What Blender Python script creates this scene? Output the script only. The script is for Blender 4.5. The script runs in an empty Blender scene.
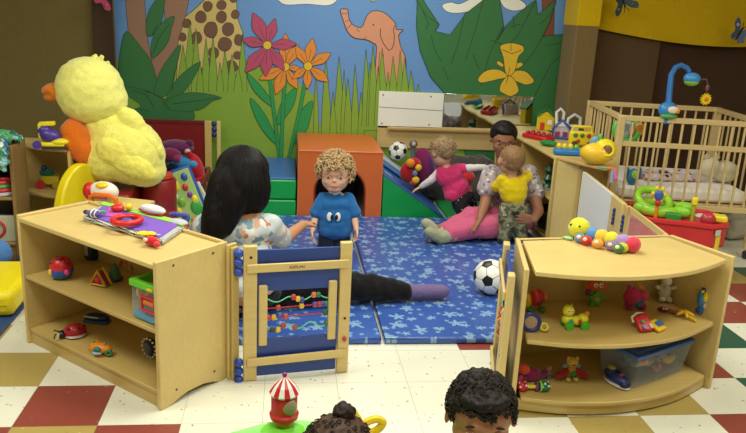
import bpy, math, random
from mathutils import Vector, Matrix, Euler, noise
R = math.radians
rnd = random.Random(7)
S = bpy.context.scene
COL = S.collection
# ------------------------------------------------------------------ camera
F_PX, PITCH, ROLL, YAW, CAM_H = 731.0, R(15.52), R(2.86), R(7.24), 1.53
_fw = Vector((math.sin(YAW)*math.cos(PITCH), math.cos(YAW)*math.cos(PITCH), -math.sin(PITCH)))
_rt = Vector((math.cos(YAW), -math.sin(YAW), 0)); _up = _rt.cross(_fw)
_r2 = _rt*math.cos(ROLL)+_up*math.sin(ROLL); _u2 = _up*math.cos(ROLL)-_rt*math.sin(ROLL)
cam_d = bpy.data.cameras.new('camera'); cam = bpy.data.objects.new('camera', cam_d); COL.objects.link(cam)
cam.matrix_world = Matrix(((_r2.x, _u2.x, -_fw.x, 0), (_r2.y, _u2.y, -_fw.y, 0), (_r2.z, _u2.z, -_fw.z, CAM_H), (0, 0, 0, 1)))
cam_d.sensor_fit = 'HORIZONTAL'; cam_d.sensor_width = 36; cam_d.lens = F_PX*36/746
cam_d.clip_start = 0.05
S.camera = cam
# ------------------------------------------------------------------ world, lights, exposure
w = bpy.data.worlds.new('world'); S.world = w; w.use_nodes = True
w.node_tree.nodes['Background'].inputs[0].default_value = (0.97, 0.98, 0.9, 1)
w.node_tree.nodes['Background'].inputs[1].default_value = 0.35
def area(name, loc, sx, sy, power, col=(0.98, 0.98, 0.85), rot=(0, 0, 0)):
    d = bpy.data.lights.new(name, 'AREA'); d.shape = 'RECTANGLE'; d.size = sx; d.size_y = sy; d.energy = power; d.color = col
    o = bpy.data.objects.new(name, d); COL.objects.link(o); o.location = loc; o.rotation_euler = rot
    return o
area('ceiling_lamp_near', (0.3, 0.9, 2.66), 1.2, 0.6, 38)
area('ceiling_lamp_middle', (0.3, 3.0, 2.66), 1.2, 0.6, 44)
area('ceiling_lamp_left', (-2.0, 2.4, 2.66), 1.2, 0.6, 36)
area('ceiling_lamp_right', (2.9, 2.2, 2.66), 1.2, 0.6, 40)
area('ceiling_lamp_far', (0.6, 4.9, 2.66), 1.2, 0.6, 34)
S.view_settings.view_transform = 'Standard'; S.view_settings.look = 'None'
S.view_settings.gamma = 1; S.view_settings.use_curve_mapping = False
S.view_settings.exposure = 0.0

# a point of the room seen at a pixel of the photograph, at a known height or depth
def ray(x, y): return _fw + _r2*((x-373)/F_PX) - _u2*((y-216.5)/F_PX)
def at_z(x, y, z):
    d = ray(x, y); return Vector((0, 0, CAM_H)) + d*((z-CAM_H)/d.z)
def at_y(x, y, Y):
    d = ray(x, y); return Vector((0, 0, CAM_H)) + d*(Y/d.y)

# ------------------------------------------------------------------ materials
def lin(h):
    if isinstance(h, str): c = [int(h[i:i+2], 16)/255 for i in (0, 2, 4)]
    else: c = h
    return [((v+0.055)/1.055)**2.4 if v > 0.04045 else v/12.92 for v in c] + [1]
MATS = {}
def nodes(name):
    m = bpy.data.materials.new(name); m.use_nodes = True
    nt = m.node_tree; return m, nt, nt.nodes['Principled BSDF']
def N(nt, t, **kw):
    n = nt.nodes.new(t)
    for k, v in kw.items():
        if k[0] == '_': setattr(n, k[1:], v)
        else: n.inputs[k].default_value = v
    return n
def coords(nt, scale=(1, 1, 1)):
    tc = N(nt, 'ShaderNodeTexCoord'); mp = N(nt, 'ShaderNodeMapping', Scale=scale)
    nt.links.new(tc.outputs['Object'], mp.inputs['Vector']); return mp.outputs[0]
def ramp(nt, fac, stops, interp='LINEAR'):
    r = N(nt, 'ShaderNodeValToRGB'); r.color_ramp.interpolation = interp
    el = r.color_ramp.elements
    while len(el) < len(stops): el.new(0.5)
    for e, (p, c) in zip(el, stops): e.position = p; e.color = lin(c)
    nt.links.new(fac, r.inputs[0]); return r.outputs[0]
def mixc(nt, fac, a, b, mode='MIX'):
    m = N(nt, 'ShaderNodeMix', _data_type='RGBA', _blend_type=mode)
    for sock, v in ((0, fac), (6, a), (7, b)):
        if hasattr(v, 'links'): nt.links.new(v, m.inputs[sock])
        else: m.inputs[sock].default_value = v
    return m.outputs[2]
def bump(nt, p, h, strength, dist=0.01):
    b = N(nt, 'ShaderNodeBump', Strength=strength, Distance=dist); nt.links.new(h, b.inputs['Height'])
    nt.links.new(b.outputs[0], p.inputs['Normal'])
SPEC = {  # rough, noise scale, colour variation, bump, sheen, coat
 'pl': (0.32, 9, .04, 0, 0, 0), 'ps': (0.95, 70, .16, .9, .35, 0), 'fb': (0.9, 240, .12, .5, .2, 0), 'vy': (0.38, 5, .05, .12, 0, 0),
 'mt': (0.3, 30, .03, 0, 0, 0), 'pp': (0.6, 30, .05, 0, 0, 0), 'pt': (0.55, 40, .06, .03, 0, 0), 'sk': (0.5, 9, .03, 0, 0, 0), 'hr': (0.45, 90, .3, .35, 0, 0),
 'dr': (0.95, 60, .14, .35, .15, 0)}
def mt(code):
    if not isinstance(code, str): return code
    if code in MATS: return MATS[code]
    kind, hx = code.split(':')
    m, nt, p = nodes({'pl': 'plastic', 'ps': 'plush', 'fb': 'fabric', 'vy': 'vinyl', 'mt': 'metal', 'pp': 'paper', 'pt': 'paint', 'sk': 'skin', 'hr': 'hair', 'wd': 'wood', 'dr': 'drape', 'cl': 'clear_plastic', 'em': 'glow'}[kind]+'_'+hx)
    c = lin(hx)
    if kind == 'wd':
        v = coords(nt, (3, 3, 3))
        n1 = N(nt, 'ShaderNodeTexNoise', Scale=1.6, Detail=4); nt.links.new(v, n1.inputs['Vector'])
        v2 = coords(nt, (2, 60, 30)); n2 = N(nt, 'ShaderNodeTexNoise', Scale=1.5, Detail=5, Roughness=.6); nt.links.new(v2, n2.inputs['Vector'])
        dk = [x*0.86 for x in c[:3]]+[1]; lt = [min(1, x*1.07) for x in c[:3]]+[1]
        a = mixc(nt, n1.outputs[0], dk, lt)
        mr = N(nt, 'ShaderNodeMapRange', **{'From Min': .35, 'From Max': .7, 'To Min': 0, 'To Max': .22}); nt.links.new(n2.outputs[0], mr.inputs[0])
        b = mixc(nt, mr.outputs[0], a, [x*.6 for x in c[:3]]+[1])
        nt.links.new(b, p.inputs['Base Color']); p.inputs['Roughness'].default_value = .38
        bump(nt, p, n2.outputs[0], .05, .002)
    elif kind == 'cl':
        p.inputs['Base Color'].default_value = c; p.inputs['Roughness'].default_value = .12
        p.inputs['Alpha'].default_value = .28
        n1 = N(nt, 'ShaderNodeTexNoise', Scale=6.0); nt.links.new(coords(nt), n1.inputs['Vector'])
        mr = N(nt, 'ShaderNodeMapRange', **{'To Min': .07, 'To Max': .22}); nt.links.new(n1.outputs[0], mr.inputs[0]); nt.links.new(mr.outputs[0], p.inputs['Alpha'])
    else:
        ro, sc, var, bp, sh, _ = SPEC[kind]
        n1 = N(nt, 'ShaderNodeTexNoise', Scale=float(sc), Detail=3); nt.links.new(coords(nt), n1.inputs['Vector'])
        a = mixc(nt, n1.outputs[0], [x*(1-var) for x in c[:3]]+[1], [min(1, x*(1+var)) for x in c[:3]]+[1])
        nt.links.new(a, p.inputs['Base Color']); p.inputs['Roughness'].default_value = ro
        if kind == 'mt': p.inputs['Metallic'].default_value = .9
        if kind in ('ps', 'fb', 'dr'): p.inputs['Sheen Weight'].default_value = sh; p.inputs['Specular IOR Level'].default_value = .1
        if kind == 'hr': p.inputs['Specular IOR Level'].default_value = .22; p.inputs['Roughness'].default_value = .55
        if kind == 'sk': p.inputs['Subsurface Weight'].default_value = .08; p.inputs['Subsurface Radius'].default_value = (.02, .008, .004); p.inputs['Specular IOR Level'].default_value = .3
        if bp: bump(nt, p, n1.outputs[0], bp, .004)
    MATS[code] = m; return m
def spot_mat(name, base, cols, scale, thr, rough=.85, kind='voronoi', bumpy=.2):
    """cloth or vinyl with a printed pattern of spots, flowers or camouflage patches"""
    m, nt, p = nodes(name); v = coords(nt)
    if kind == 'voronoi':
        nd = N(nt, 'ShaderNodeTexNoise', Scale=scale*1.3, Detail=1); nt.links.new(v, nd.inputs['Vector'])
        ma = N(nt, 'ShaderNodeVectorMath', _operation='MULTIPLY_ADD'); ma.inputs[1].default_value = (1.1/scale,)*3; nt.links.new(nd.outputs['Color'], ma.inputs[0]); nt.links.new(v, ma.inputs[2]); v = ma.outputs[0]
        vo = N(nt, 'ShaderNodeTexVoronoi', Scale=scale); nt.links.new(v, vo.inputs['Vector'])
        st = ramp(nt, vo.outputs['Color'], [((i)/len(cols), c) for i, c in enumerate(cols)], 'CONSTANT')
        lt = N(nt, 'ShaderNodeMath', _operation='LESS_THAN'); lt.inputs[1].default_value = thr; nt.links.new(vo.outputs['Distance'], lt.inputs[0])
        out = mixc(nt, lt.outputs[0], lin(base), st)
    else:
        n1 = N(nt, 'ShaderNodeTexNoise', Scale=scale, Detail=2.5); nt.links.new(v, n1.inputs['Vector'])
        out = ramp(nt, n1.outputs[0], [(thr[i], c) for i, c in enumerate(cols)], 'CONSTANT')
    nt.links.new(out, p.inputs['Base Color']); p.inputs['Roughness'].default_value = rough
    n2 = N(nt, 'ShaderNodeTexNoise', Scale=14.0, Detail=4); nt.links.new(v, n2.inputs['Vector']); bump(nt, p, n2.outputs[0], bumpy, .01)
    return m
WOOD, WOOD2, WOODD = 'wd:dbc07c', 'wd:cdb06a', 'wd:a98450'

# ------------------------------------------------------------------ mesh builder
class MB:
    def __init__(s): s.V = []; s.F = []; s.I = []
    def add(s, vs, fs, mi=0, M=None):
        b = len(s.V)
        s.V += [tuple(M @ Vector(v)) if M is not None else tuple(v) for v in vs]
        s.F += [tuple(i+b for i in f) for f in fs]; s.I += [mi]*len(fs)
def TM(loc=(0, 0, 0), rot=None):
    M = Matrix.Translation(Vector(loc))
    if rot: M = M @ Euler([R(a) for a in rot]).to_matrix().to_4x4()
    return M
def frame(d):
    d = d.normalized(); a = Vector((0, 0, 1)) if abs(d.z) < .9 else Vector((1, 0, 0))
    x = a.cross(d).normalized(); return x, d.cross(x)
def g_lathe(prof, n=20):
    vs, fs = [], []
    for r, z in prof:
        for i in range(n):
            a = 2*math.pi*i/n; vs.append((r*math.cos(a), r*math.sin(a), z))
    for j in range(len(prof)-1):
        for i in range(n): fs.append((j*n+i, j*n+(i+1) % n, (j+1)*n+(i+1) % n, (j+1)*n+i))
    fs.append(tuple(range(n))[::-1]); fs.append(tuple((len(prof)-1)*n+i for i in range(n)))
    return vs, fs
def g_ell(r, n=20, m=12):
    if not isinstance(r, (tuple, list)): r = (r, r, r)
    vs, fs = [(0, 0, -r[2])], []
    for j in range(1, m):
        t = -math.pi/2+math.pi*j/m
        for i in range(n):
            a = 2*math.pi*i/n; vs.append((r[0]*math.cos(t)*math.cos(a), r[1]*math.cos(t)*math.sin(a), r[2]*math.sin(t)))
    vs.append((0, 0, r[2])); L = len(vs)-1
    for i in range(n):
        fs.append((0, 1+(i+1) % n, 1+i)); fs.append((L, L-n+i, L-n+(i+1) % n))
        for j in range(m-2):
            a = 1+j*n; fs.append((a+i, a+(i+1) % n, a+n+(i+1) % n, a+n+i))
    return vs, fs
def g_tube(pts, r, n=8, closed=False):
    P = [Vector(p) for p in pts]; K = len(P); vs, fs = [], []
    rr = r if isinstance(r, (list, tuple)) else [r]*K
    px = None
    for k in range(K):
        if closed: d = P[(k+1) % K]-P[k-1]
        else: d = P[min(k+1, K-1)]-P[max(k-1, 0)]
        if d.length < 1e-9: d = Vector((0, 0, 1))
        d.normalize()
        if px is None: x, y = frame(d)
        else:
            x = px-d*px.dot(d)
            x = x.normalized() if x.length > 1e-6 else frame(d)[0]
            y = d.cross(x)
        px = x
        for i in range(n):
            a = 2*math.pi*i/n; vs.append(P[k]+x*(rr[k]*math.cos(a))+y*(rr[k]*math.sin(a)))
    for k in range(K if closed else K-1):
        for i in range(n):
            a = k*n; b = ((k+1) % K)*n; fs.append((a+i, a+(i+1) % n, b+(i+1) % n, b+i))
    if not closed: fs.append(tuple(range(n))[::-1]); fs.append(tuple((K-1)*n+i for i in range(n)))
    return vs, fs
def g_capsule(p0, r0, p1, r1, n=14):
    p0, p1 = Vector(p0), Vector(p1); d = p1-p0; L = max(d.length, 1e-6)
    x, y = frame(d); d.normalize(); vs, fs = [], []
    s = max(-.95, min(.95, (r0-r1)/L)); t0 = math.asin(s)
    rings = []
    for k in range(6): t = -math.pi/2+(t0+math.pi/2)*k/5; rings.append((p0, r0, t))
    for k in range(6): t = t0+(math.pi/2-t0)*k/5; rings.append((p1, r1, t))
    for c, r, t in rings:
        for i in range(n):
            a = 2*math.pi*i/n; rc = max(r*math.cos(t), 1e-5)
            vs.append(c+d*(r*math.sin(t))+x*(rc*math.cos(a))+y*(rc*math.sin(a)))
    for k in range(len(rings)-1):
        for i in range(n): fs.append((k*n+i, k*n+(i+1) % n, (k+1)*n+(i+1) % n, (k+1)*n+i))
    fs.append(tuple(range(n))[::-1]); fs.append(tuple((len(rings)-1)*n+i for i in range(n)))
    return vs, fs
def g_prism(poly, z0, z1):
    n = len(poly); vs = [(x, y, z0) for x, y in poly]+[(x, y, z1) for x, y in poly]
    a = sum(poly[i][0]*poly[(i+1) % n][1]-poly[(i+1) % n][0]*poly[i][1] for i in range(n))
    fs = [tuple(range(n))[::-1], tuple(range(n, 2*n))]+[(i, (i+1) % n, n+(i+1) % n, n+i) for i in range(n)]
    if a < 0: fs = [f[::-1] for f in fs]
    return vs, fs
def shape(mb, s, mi=0, B=None):
    k = s[0]
    if k == 'b':                 # box: centre, size, rotation
        x, y, z = [v/2 for v in s[2]]
        vs = [(a*x, b*y, c*z) for a in (-1, 1) for b in (-1, 1) for c in (-1, 1)]
        fs = [(0, 1, 3, 2), (4, 6, 7, 5), (0, 4, 5, 1), (2, 3, 7, 6), (0, 2, 6, 4), (1, 5, 7, 3)]
        M = TM(s[1], s[3] if len(s) > 3 else None)
    elif k == 's': vs, fs = g_ell(s[2]); M = TM(s[1], s[3] if len(s) > 3 else None)
    elif k == 'c': vs, fs = g_tube([s[1], s[2]], [s[3], s[4] if len(s) > 4 else s[3]], 20); M = Matrix()
    elif k == 'k': vs, fs = g_capsule(*s[1:5]); M = Matrix()
    elif k == 't': vs, fs = g_tube(s[1], s[2], 8, len(s) > 3 and s[3]); M = Matrix()
    elif k == 'o':               # ring: centre, big radius, small radius, rotation
        pts = [(s[2]*math.cos(2*math.pi*i/28), s[2]*math.sin(2*math.pi*i/28), 0) for i in range(28)]
        vs, fs = g_tube(pts, s[3], 10, True); M = TM(s[1], s[4] if len(s) > 4 else None)
    elif k == 'l': vs, fs = g_lathe(s[2]); M = TM(s[1], s[3] if len(s) > 3 else None)
    elif k == 'p': vs, fs = g_prism(s[1], s[2], s[3]); M = TM(s[4] if len(s) > 4 else (0, 0, 0), s[5] if len(s) > 5 else None)
    if B is not None: M = B @ M
    mb.add(vs, fs, mi, M)
def link(name, mb, mats, parent=None, bevel=0, smooth=True, loc=None, angle=42):
    me = bpy.data.meshes.new(name); me.from_pydata(mb.V, [], mb.F)
    for m in (mats if isinstance(mats, (list, tuple)) else [mats]): me.materials.append(mt(m))
    me.polygons.foreach_set('material_index', mb.I); me.update()
    if smooth: me.polygons.foreach_set('use_smooth', [True]*len(mb.F)); me.set_sharp_from_angle(angle=R(angle))
    o = bpy.data.objects.new(name, me); COL.objects.link(o)
    if parent: o.parent = parent
    if loc is not None: o.location = loc
    if bevel:
        b = o.modifiers.new('bevel', 'BEVEL'); b.width = bevel; b.segments = 2; b.limit_method = 'ANGLE'; b.angle_limit = R(50)
    return o
def tag(o, label=None, cat=None, group=None, kind=None):
    if label: o['label'] = label
    if cat: o['category'] = cat
    if group: o['group'] = group
    if kind: o['kind'] = kind
    return o
def part(name, mat, shapes, parent=None, bevel=0, label=None, **kw):
    mb = MB()
    if shapes and isinstance(shapes[0], str): shapes = [shapes]
    for s in shapes:
        mi = 0
        if isinstance(s[0], int): mi = s[0]; s = s[1]
        shape(mb, s, mi)
    o = link(name, mb, mat, parent, bevel, **kw)
    if label: o['label'] = label
    return o
def thing(name, label, cat, loc, rz=0, group=None, rot=None):
    o = bpy.data.objects.new(name, None); COL.objects.link(o); o.location = loc
    o.rotation_euler = [R(a) for a in rot] if rot else (0, 0, R(rz)); o.empty_display_size = .05
    return tag(o, label, cat, group)
SINGLES = {'peg', 'window', 'popup', 'foot', 'spot', 'rim_dot', 'roof_knob', 'petal', 'feeler', 'ear', 'antenna', 'wing', 'eye', 'hole', 'stripe', 'ring'}
def toy(name, label, cat, loc, rz, parts, group=None, rot=None, bevel=0):
    t = thing(name, label, cat, loc, rz, group, rot)
    for p in parts:
        if p[0] in SINGLES and len(p[2]) > 1:
            for i, s in enumerate(p[2]): o = part(p[0], p[1], [s], t, p[4] if len(p) > 4 and p[4] is not None else bevel)
            continue
        o = part(p[0], p[1], p[2], t, p[4] if len(p) > 4 and p[4] is not None else bevel)
        if len(p) > 3 and p[3]:
            for q in p[3]:
                for s in ([[x] for x in q[2]] if q[0] in SINGLES else [q[2]]): part(q[0], q[1], s, o)
    return t
def structure(o): o['kind'] = 'structure'; return o
def copy_tree(o, parent=None):
    c = o.copy(); COL.objects.link(c); c.parent = parent
    for ch in list(o.children): copy_tree(ch, c)
    return c

def flesh(name, shapes, mat, parent, vox, smooth=3, disp=0, dscale=.05, origin=(0, 0, 0), label=None, seed=0):
    """fuse overlapping closed shapes into one continuous skin (voxel remesh + smoothing), baked to a mesh"""
    mb = MB(); B = Matrix.Translation(-Vector(origin))
    for s in shapes: shape(mb, s, 0, B)
    o = link(name, mb, mat, None, smooth=False)
    r = o.modifiers.new('r', 'REMESH'); r.mode = 'VOXEL'; r.voxel_size = vox; r.use_smooth_shade = True
    if smooth: sm = o.modifiers.new('s', 'SMOOTH'); sm.iterations = smooth; sm.factor = .5
    bpy.context.view_layer.update(); dg = bpy.context.evaluated_depsgraph_get()
    me = bpy.data.meshes.new_from_object(o.evaluated_get(dg)); old = o.data
    o.modifiers.clear(); o.data = me; bpy.data.meshes.remove(old); me.name = name
    if disp:
        ns = [v.normal.copy() for v in me.vertices]; off = Vector((seed, seed*2, 0))
        for v, n in zip(me.vertices, ns):
            v.co += n*(noise.noise(v.co/dscale+off)*disp)
    me.polygons.foreach_set('use_smooth', [True]*len(me.polygons)); me.update()
    if not me.materials: me.materials.append(mt(mat))
    o.parent = parent
    if label: o['label'] = label
    return o

# ================================================================== STRUCTURE
TILE, OX, OY, WY = .3048, -.982, 2.512, 6.2
def vinyl_tile(name, base, flecks):
    m, nt, p = nodes(name); v = coords(nt)
    vo = N(nt, 'ShaderNodeTexVoronoi', Scale=26.0); nt.links.new(v, vo.inputs['Vector'])
    n1 = N(nt, 'ShaderNodeTexNoise', Scale=60.0, Detail=2); nt.links.new(v, n1.inputs['Vector'])
    dd = N(nt, 'ShaderNodeMath', _operation='ADD'); sc = N(nt, 'ShaderNodeMath', _operation='MULTIPLY'); sc.inputs[1].default_value = .5
    nt.links.new(n1.outputs[0], sc.inputs[0]); nt.links.new(vo.outputs['Distance'], dd.inputs[0]); nt.links.new(sc.outputs[0], dd.inputs[1])
    lt = N(nt, 'ShaderNodeMath', _operation='LESS_THAN'); lt.inputs[1].default_value = .36; nt.links.new(dd.outputs[0], lt.inputs[0])
    fl = ramp(nt, vo.outputs['Color'], [(i/len(flecks), c) for i, c in enumerate(flecks)], 'CONSTANT')
    a = mixc(nt, lt.outputs[0], lin(base), fl)
    n2 = N(nt, 'ShaderNodeTexNoise', Scale=2.0, Detail=3); nt.links.new(v, n2.inputs['Vector'])
    a = mixc(nt, n2.outputs[0], a, mixc(nt, .12, a, lin('8a7d5c')))
    sx = N(nt, 'ShaderNodeSeparateXYZ'); nt.links.new(v, sx.inputs[0]); ms = []
    for k, off in ((0, OX), (1, OY)):
        s1 = N(nt, 'ShaderNodeMath', _operation='SUBTRACT'); s1.inputs[1].default_value = off-30*TILE; nt.links.new(sx.outputs[k], s1.inputs[0])
        pp = N(nt, 'ShaderNodeMath', _operation='PINGPONG'); pp.inputs[1].default_value = TILE/2; nt.links.new(s1.outputs[0], pp.inputs[0])
        l = N(nt, 'ShaderNodeMath', _operation='LESS_THAN'); l.inputs[1].default_value = .0011; nt.links.new(pp.outputs[0], l.inputs[0]); ms.append(l)
    mx = N(nt, 'ShaderNodeMath', _operation='MAXIMUM'); nt.links.new(ms[0].outputs[0], mx.inputs[0]); nt.links.new(ms[1].outputs[0], mx.inputs[1])
    m2 = N(nt, 'ShaderNodeMath', _operation='MULTIPLY'); m2.inputs[1].default_value = .55; nt.links.new(mx.outputs[0], m2.inputs[0])
    a = mixc(nt, m2.outputs[0], a, lin('6a6450'))
    nt.links.new(a, p.inputs['Base Color']); p.inputs['Roughness'].default_value = .33; p.inputs['Specular IOR Level'].default_value = .35
    return m
TW = vinyl_tile('floor_tile_white', 'e9e7d6', ['8b8f84', 'b79a83', 'cfc9a8', 'a9a9a0', '9a7a6a', 'd8d4c0'])
TT = vinyl_tile('floor_tile_tan', 'b39c58', ['c9b678', 'a48c4c', 'bfa968', '9d8546'])
TR = vinyl_tile('floor_tile_red', '8f4038', ['b98877', '7c352f', 'a2564a', 'c7a58c'])
TG = vinyl_tile('floor_tile_green', '24584a', ['3f7060', '1d4a3e', '5c8674', '2b6050'])
COLOR = {(0, 0): 2, (-1, -1): 2, (1, -1): 2, (0, -1): 1, (-1, 1): 1, (6, 0): 1, (7, -1): 1, (8, 0): 1, (9, -1): 2, (9, 1): 2,
         (10, 0): 3, (6, 2): 2, (10, 2): 3, (12, 4): 2, (12, 3): 0, (-2, 0): 3, (-2, 2): 1, (-3, 1): 2, (12, 2): 1, (11, 1): 1, (11, 3): 2, (11, -1): 1, (12, 0): 2, (13, 3): 1, (13, 1): 3, (12, 5): 1, (13, 5): 3}
mb = MB()
for i in range(-9, 19):
    for j in range(-16, 13):
        x, y = OX+i*TILE, OY+j*TILE
        y1 = min(y+TILE, WY+.2)
        mb.add([(x, y, 0), (x+TILE, y, 0), (x+TILE, y1, 0), (x, y1, 0)], [(0, 1, 2, 3)], COLOR.get((i, j), 0))
        mb.add([(x, y, -.03), (x+TILE, y, -.03), (x+TILE, y1, -.03), (x, y1, -.03)], [(3, 2, 1, 0)], 0)
structure(link('floor', mb, [TW, TT, TR, TG], smooth=False))
X0, X1, Y0, H = OX-9*TILE, OX+19*TILE, OY-16*TILE, 2.7
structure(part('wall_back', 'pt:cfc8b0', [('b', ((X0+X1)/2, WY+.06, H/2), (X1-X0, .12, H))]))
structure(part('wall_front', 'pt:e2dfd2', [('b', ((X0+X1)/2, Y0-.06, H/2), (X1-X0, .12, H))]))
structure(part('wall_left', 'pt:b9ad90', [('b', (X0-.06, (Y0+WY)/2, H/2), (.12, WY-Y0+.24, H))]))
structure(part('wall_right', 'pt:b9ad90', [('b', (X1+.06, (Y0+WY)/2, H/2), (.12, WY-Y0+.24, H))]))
structure(part('ceiling', 'pt:dcd8cc', [('b', ((X0+X1)/2, (Y0+WY)/2, H+.05), (X1-X0+.24, WY-Y0+.24, .1))]))

# pleated cloth that covers the back wall left and right of the mural
def drape(name, label, mat, x0, x1, z0, z1, y, amp=.012, freq=9, parent=None, cat='curtain', sag=0, sd=0):
    mb = MB(); nx, nz = 90, 24; vs = []
    for side in (0, 1):
        for j in range(nz+1):
            for i in range(nx+1):
                u, v = i/nx, j/nz; x = x0+(x1-x0)*u
                zb = z0-sag*math.sin(math.pi*u)
                z = zb+(z1-zb)*v
                yy = y+amp*(math.sin(x*freq+1.5*math.sin(z*2+sd))+.7*noise.noise(Vector((x*3, z*1.5, sd))))+side*.012
                vs.append((x, yy, z))
    K = (nx+1)*(nz+1); fs = []
    for j in range(nz):
        for i in range(nx):
            a = j*(nx+1)+i; fs.append((a, a+1, a+nx+2, a+nx+1)); fs.append((K+a, K+a+nx+1, K+a+nx+2, K+a+1))
    for i in range(nx):
        fs.append((i, K+i, K+i+1, i+1)); a = nz*(nx+1)+i; fs.append((a, a+1, K+a+1, K+a))
    for j in range(nz):
        a = j*(nx+1); fs.append((a, a+nx+1, K+a+nx+1, K+a)); a += nx; fs.append((a, K+a, K+a+nx+1, a+nx+1))
    mb.add(vs, fs); o = link(name, mb, mat, parent)
    if not parent: tag(o, label, cat)
    return o
drape('curtain', 'olive brown cloth hung flat on the wall behind the big yellow duck', 'dr:75683f', -3.4, -1.345, .02, 1.62, WY-.06, .010, 5)
drape('curtain', 'dark brown narrow cloth fold between olive curtain and jungle mural', 'dr:47392a', -1.50, -1.345, .02, 2.3, WY-.10, .008, 30, sd=4)
pt = drape('valance', 'pink ruffled valance with green edge at the top of the olive curtain', 'dr:b4626a', -2.15, -1.62, 1.585, 1.80, WY-.09, .014, 26, cat='valance', sag=.02)
part('trim_band', 'dr:3c5a30', [('t', [(-2.9+.07*i, WY-.085, 1.60+.006*math.sin(i*2)) for i in range(12)], .016)], pt)
drape('curtain', 'brown cloth covering the wall behind the crib, nearer the column', 'dr:5e4830', 2.525, 3.14, .02, 1.62, WY-.16, .008, 6, sd=2)
drape('curtain', 'darker brown cloth panel on the wall at the far right', 'dr:463224', 3.13, 4.75, .02, 1.60, WY-.14, .010, 6, sd=7)
drape('valance', 'bright yellow cloth valance hanging over the brown curtains above the crib', 'dr:c9a512', 2.53, 4.70, 1.50, 2.5, WY-.22, .010, 3, cat='valance', sag=.10, sd=3)
col = thing('column', 'square column wrapped in tan cloth below and yellow cloth above, right of mural', 'column', (2.425, 6.03, 0))
part('tan_wrap', 'dr:7d6742', [('b', (0, 0, .76), (.19, .30, 1.52))], col, .01)
part('yellow_wrap', 'dr:cfab12', [('b', (0, 0, 2.06), (.20, .31, 1.1))], col, .01)

# ================================================================== MURAL
def crom(P, n=4):
    out = []; K = len(P)
    for i in range(K):
        a, b, c, d = [Vector(P[(i+q) % K]) for q in (-1, 0, 1, 2)]
        for s in range(n):
            t = s/n; out.append(.5*((2*b)+(c-a)*t+(2*a-5*b+4*c-d)*t*t+(3*b-3*c+d-a)*t**3))
    return out
MC = ['pt:6290cc', 'pt:7fa236', 'pt:2f6f3c', 'pt:96705c', 'pt:c9b26c', 'pt:6b4a38', 'pt:b04468', 'pt:d9862f', 'pt:d9b52c', 'pt:23904c', 'pt:cf8e70', 'pt:7a4632', 'pt:e6e4da', 'pt:dcb32a', 'pt:20261c', 'pt:8a5aa8']
SKY, GRASS, LEAF, TRUNK, GIR, SPOT, PINK, ORA, YEL, BR, ELE, TR2, WHT, ORC, INK, _ = range(16)
mural = MB(); layer = [0]
def wp(px): v = at_y(px[0], px[1], WY); return (v.x, v.z)
def mpoly(pts, mi, smooth=0, px=True, ink=0, sc=None):
    if sc: pts = [(sc[0]+x/sc[2], sc[1]+y/sc[2]) for x, y in pts]
    if smooth: pts = [tuple(p) for p in crom(pts, smooth)]
    q = [wp(p) for p in pts] if px else pts
    layer[0] += 1; y = WY-.0008-layer[0]*.00004
    mural.add([(a, y, b) for a, b in q], [tuple(range(len(q)))], mi)
    if ink: mline(q, ink, True)
def mline(q, wd=.004, closed=False, px=False, sc=None):
    if sc: q = [(sc[0]+x/sc[2], sc[1]+y/sc[2]) for x, y in q]; px = True
    if px: q = [wp(p) for p in q]
    layer[0] += 1; y = WY-.0008-layer[0]*.00004
    for i in range(len(q) if closed else len(q)-1):
        a, b = Vector(q[i]), Vector(q[(i+1) % len(q)]); d = b-a
        if d.length < 1e-6: continue
        n = Vector((-d.y, d.x)).normalized()*wd/2
        mural.add([(p.x, y, p.y) for p in (a-n, b-n, b+n, a+n)], [(0, 1, 2, 3)], INK)
mpoly([(-1.36, .02), (2.36, .02), (2.36, 2.6), (-1.36, 2.6)], SKY, px=False)
Z3, Z4, Z2, Z5, Z6 = (110, 0, 3.607), (230, 0, 3.936), (230, 0, 2.984), (330, 0, 5.63), (400, 0, 3.73)
# clouds
mpoly([(150, -12), (310, -12), (312, 8), (285, 17), (230, 12), (175, 15), (152, 8)], WHT, 3, sc=Z2, ink=.004)
mpoly([(158, 18), (190, 8), (225, 14), (300, -20), (320, 20), (240, 46), (190, 48), (165, 36)], WHT, 3, sc=Z6, ink=.004)
mpoly([(372, -15), (420, -15), (468, 15), (460, 34), (420, 40), (385, 24)], WHT, 3, sc=Z6, ink=.004)
# tree trunks far right
mpoly([(522, -200), (580, -200), (574, 136), (534, 136)], TR2, sc=Z6, ink=.004)
mpoly([(612, -200), (660, -200), (640, 440), (590, 440), (628, 130)], TR2, sc=Z6, ink=.004)
# back grass field
mpoly([(100, 60), (180, 62), (250, 60), (300, 84), (314, 95), (318, 125), (345, 122), (352, 118), (372, 108), (400, 92), (440, 92), (470, 110), (600, 110), (600, 260), (100, 260)], GRASS)
def blade(x, yt, yb, wd, lean=0):
    mpoly([(x-wd, yb), (x-wd*.75, (yt+yb)/2), (x+lean, yt), (x+wd*.8, (yt+yb)/2), (x+wd, yb)], GRASS)
    mline([(x-wd*.95, yb-4), (x-wd*.7, (yt+yb)/2), (x+lean, yt), (x+wd*.75, (yt+yb)/2), (x+wd*.95, yb-6)], .0035, px=True)
# trunks left
mpoly([(122, -40), (146, -40), (144.6, 0), (147, 35), (152, 62), (150, 70), (136, 50), (128, 30)], TRUNK, ink=.004)
mpoly([(165, -40), (196, -40), (187, 10), (180, 40), (174, 62), (165, 90), (150, 84), (151, 62), (158, 50), (166, 28), (163, 0)], TRUNK, ink=.004)
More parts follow.
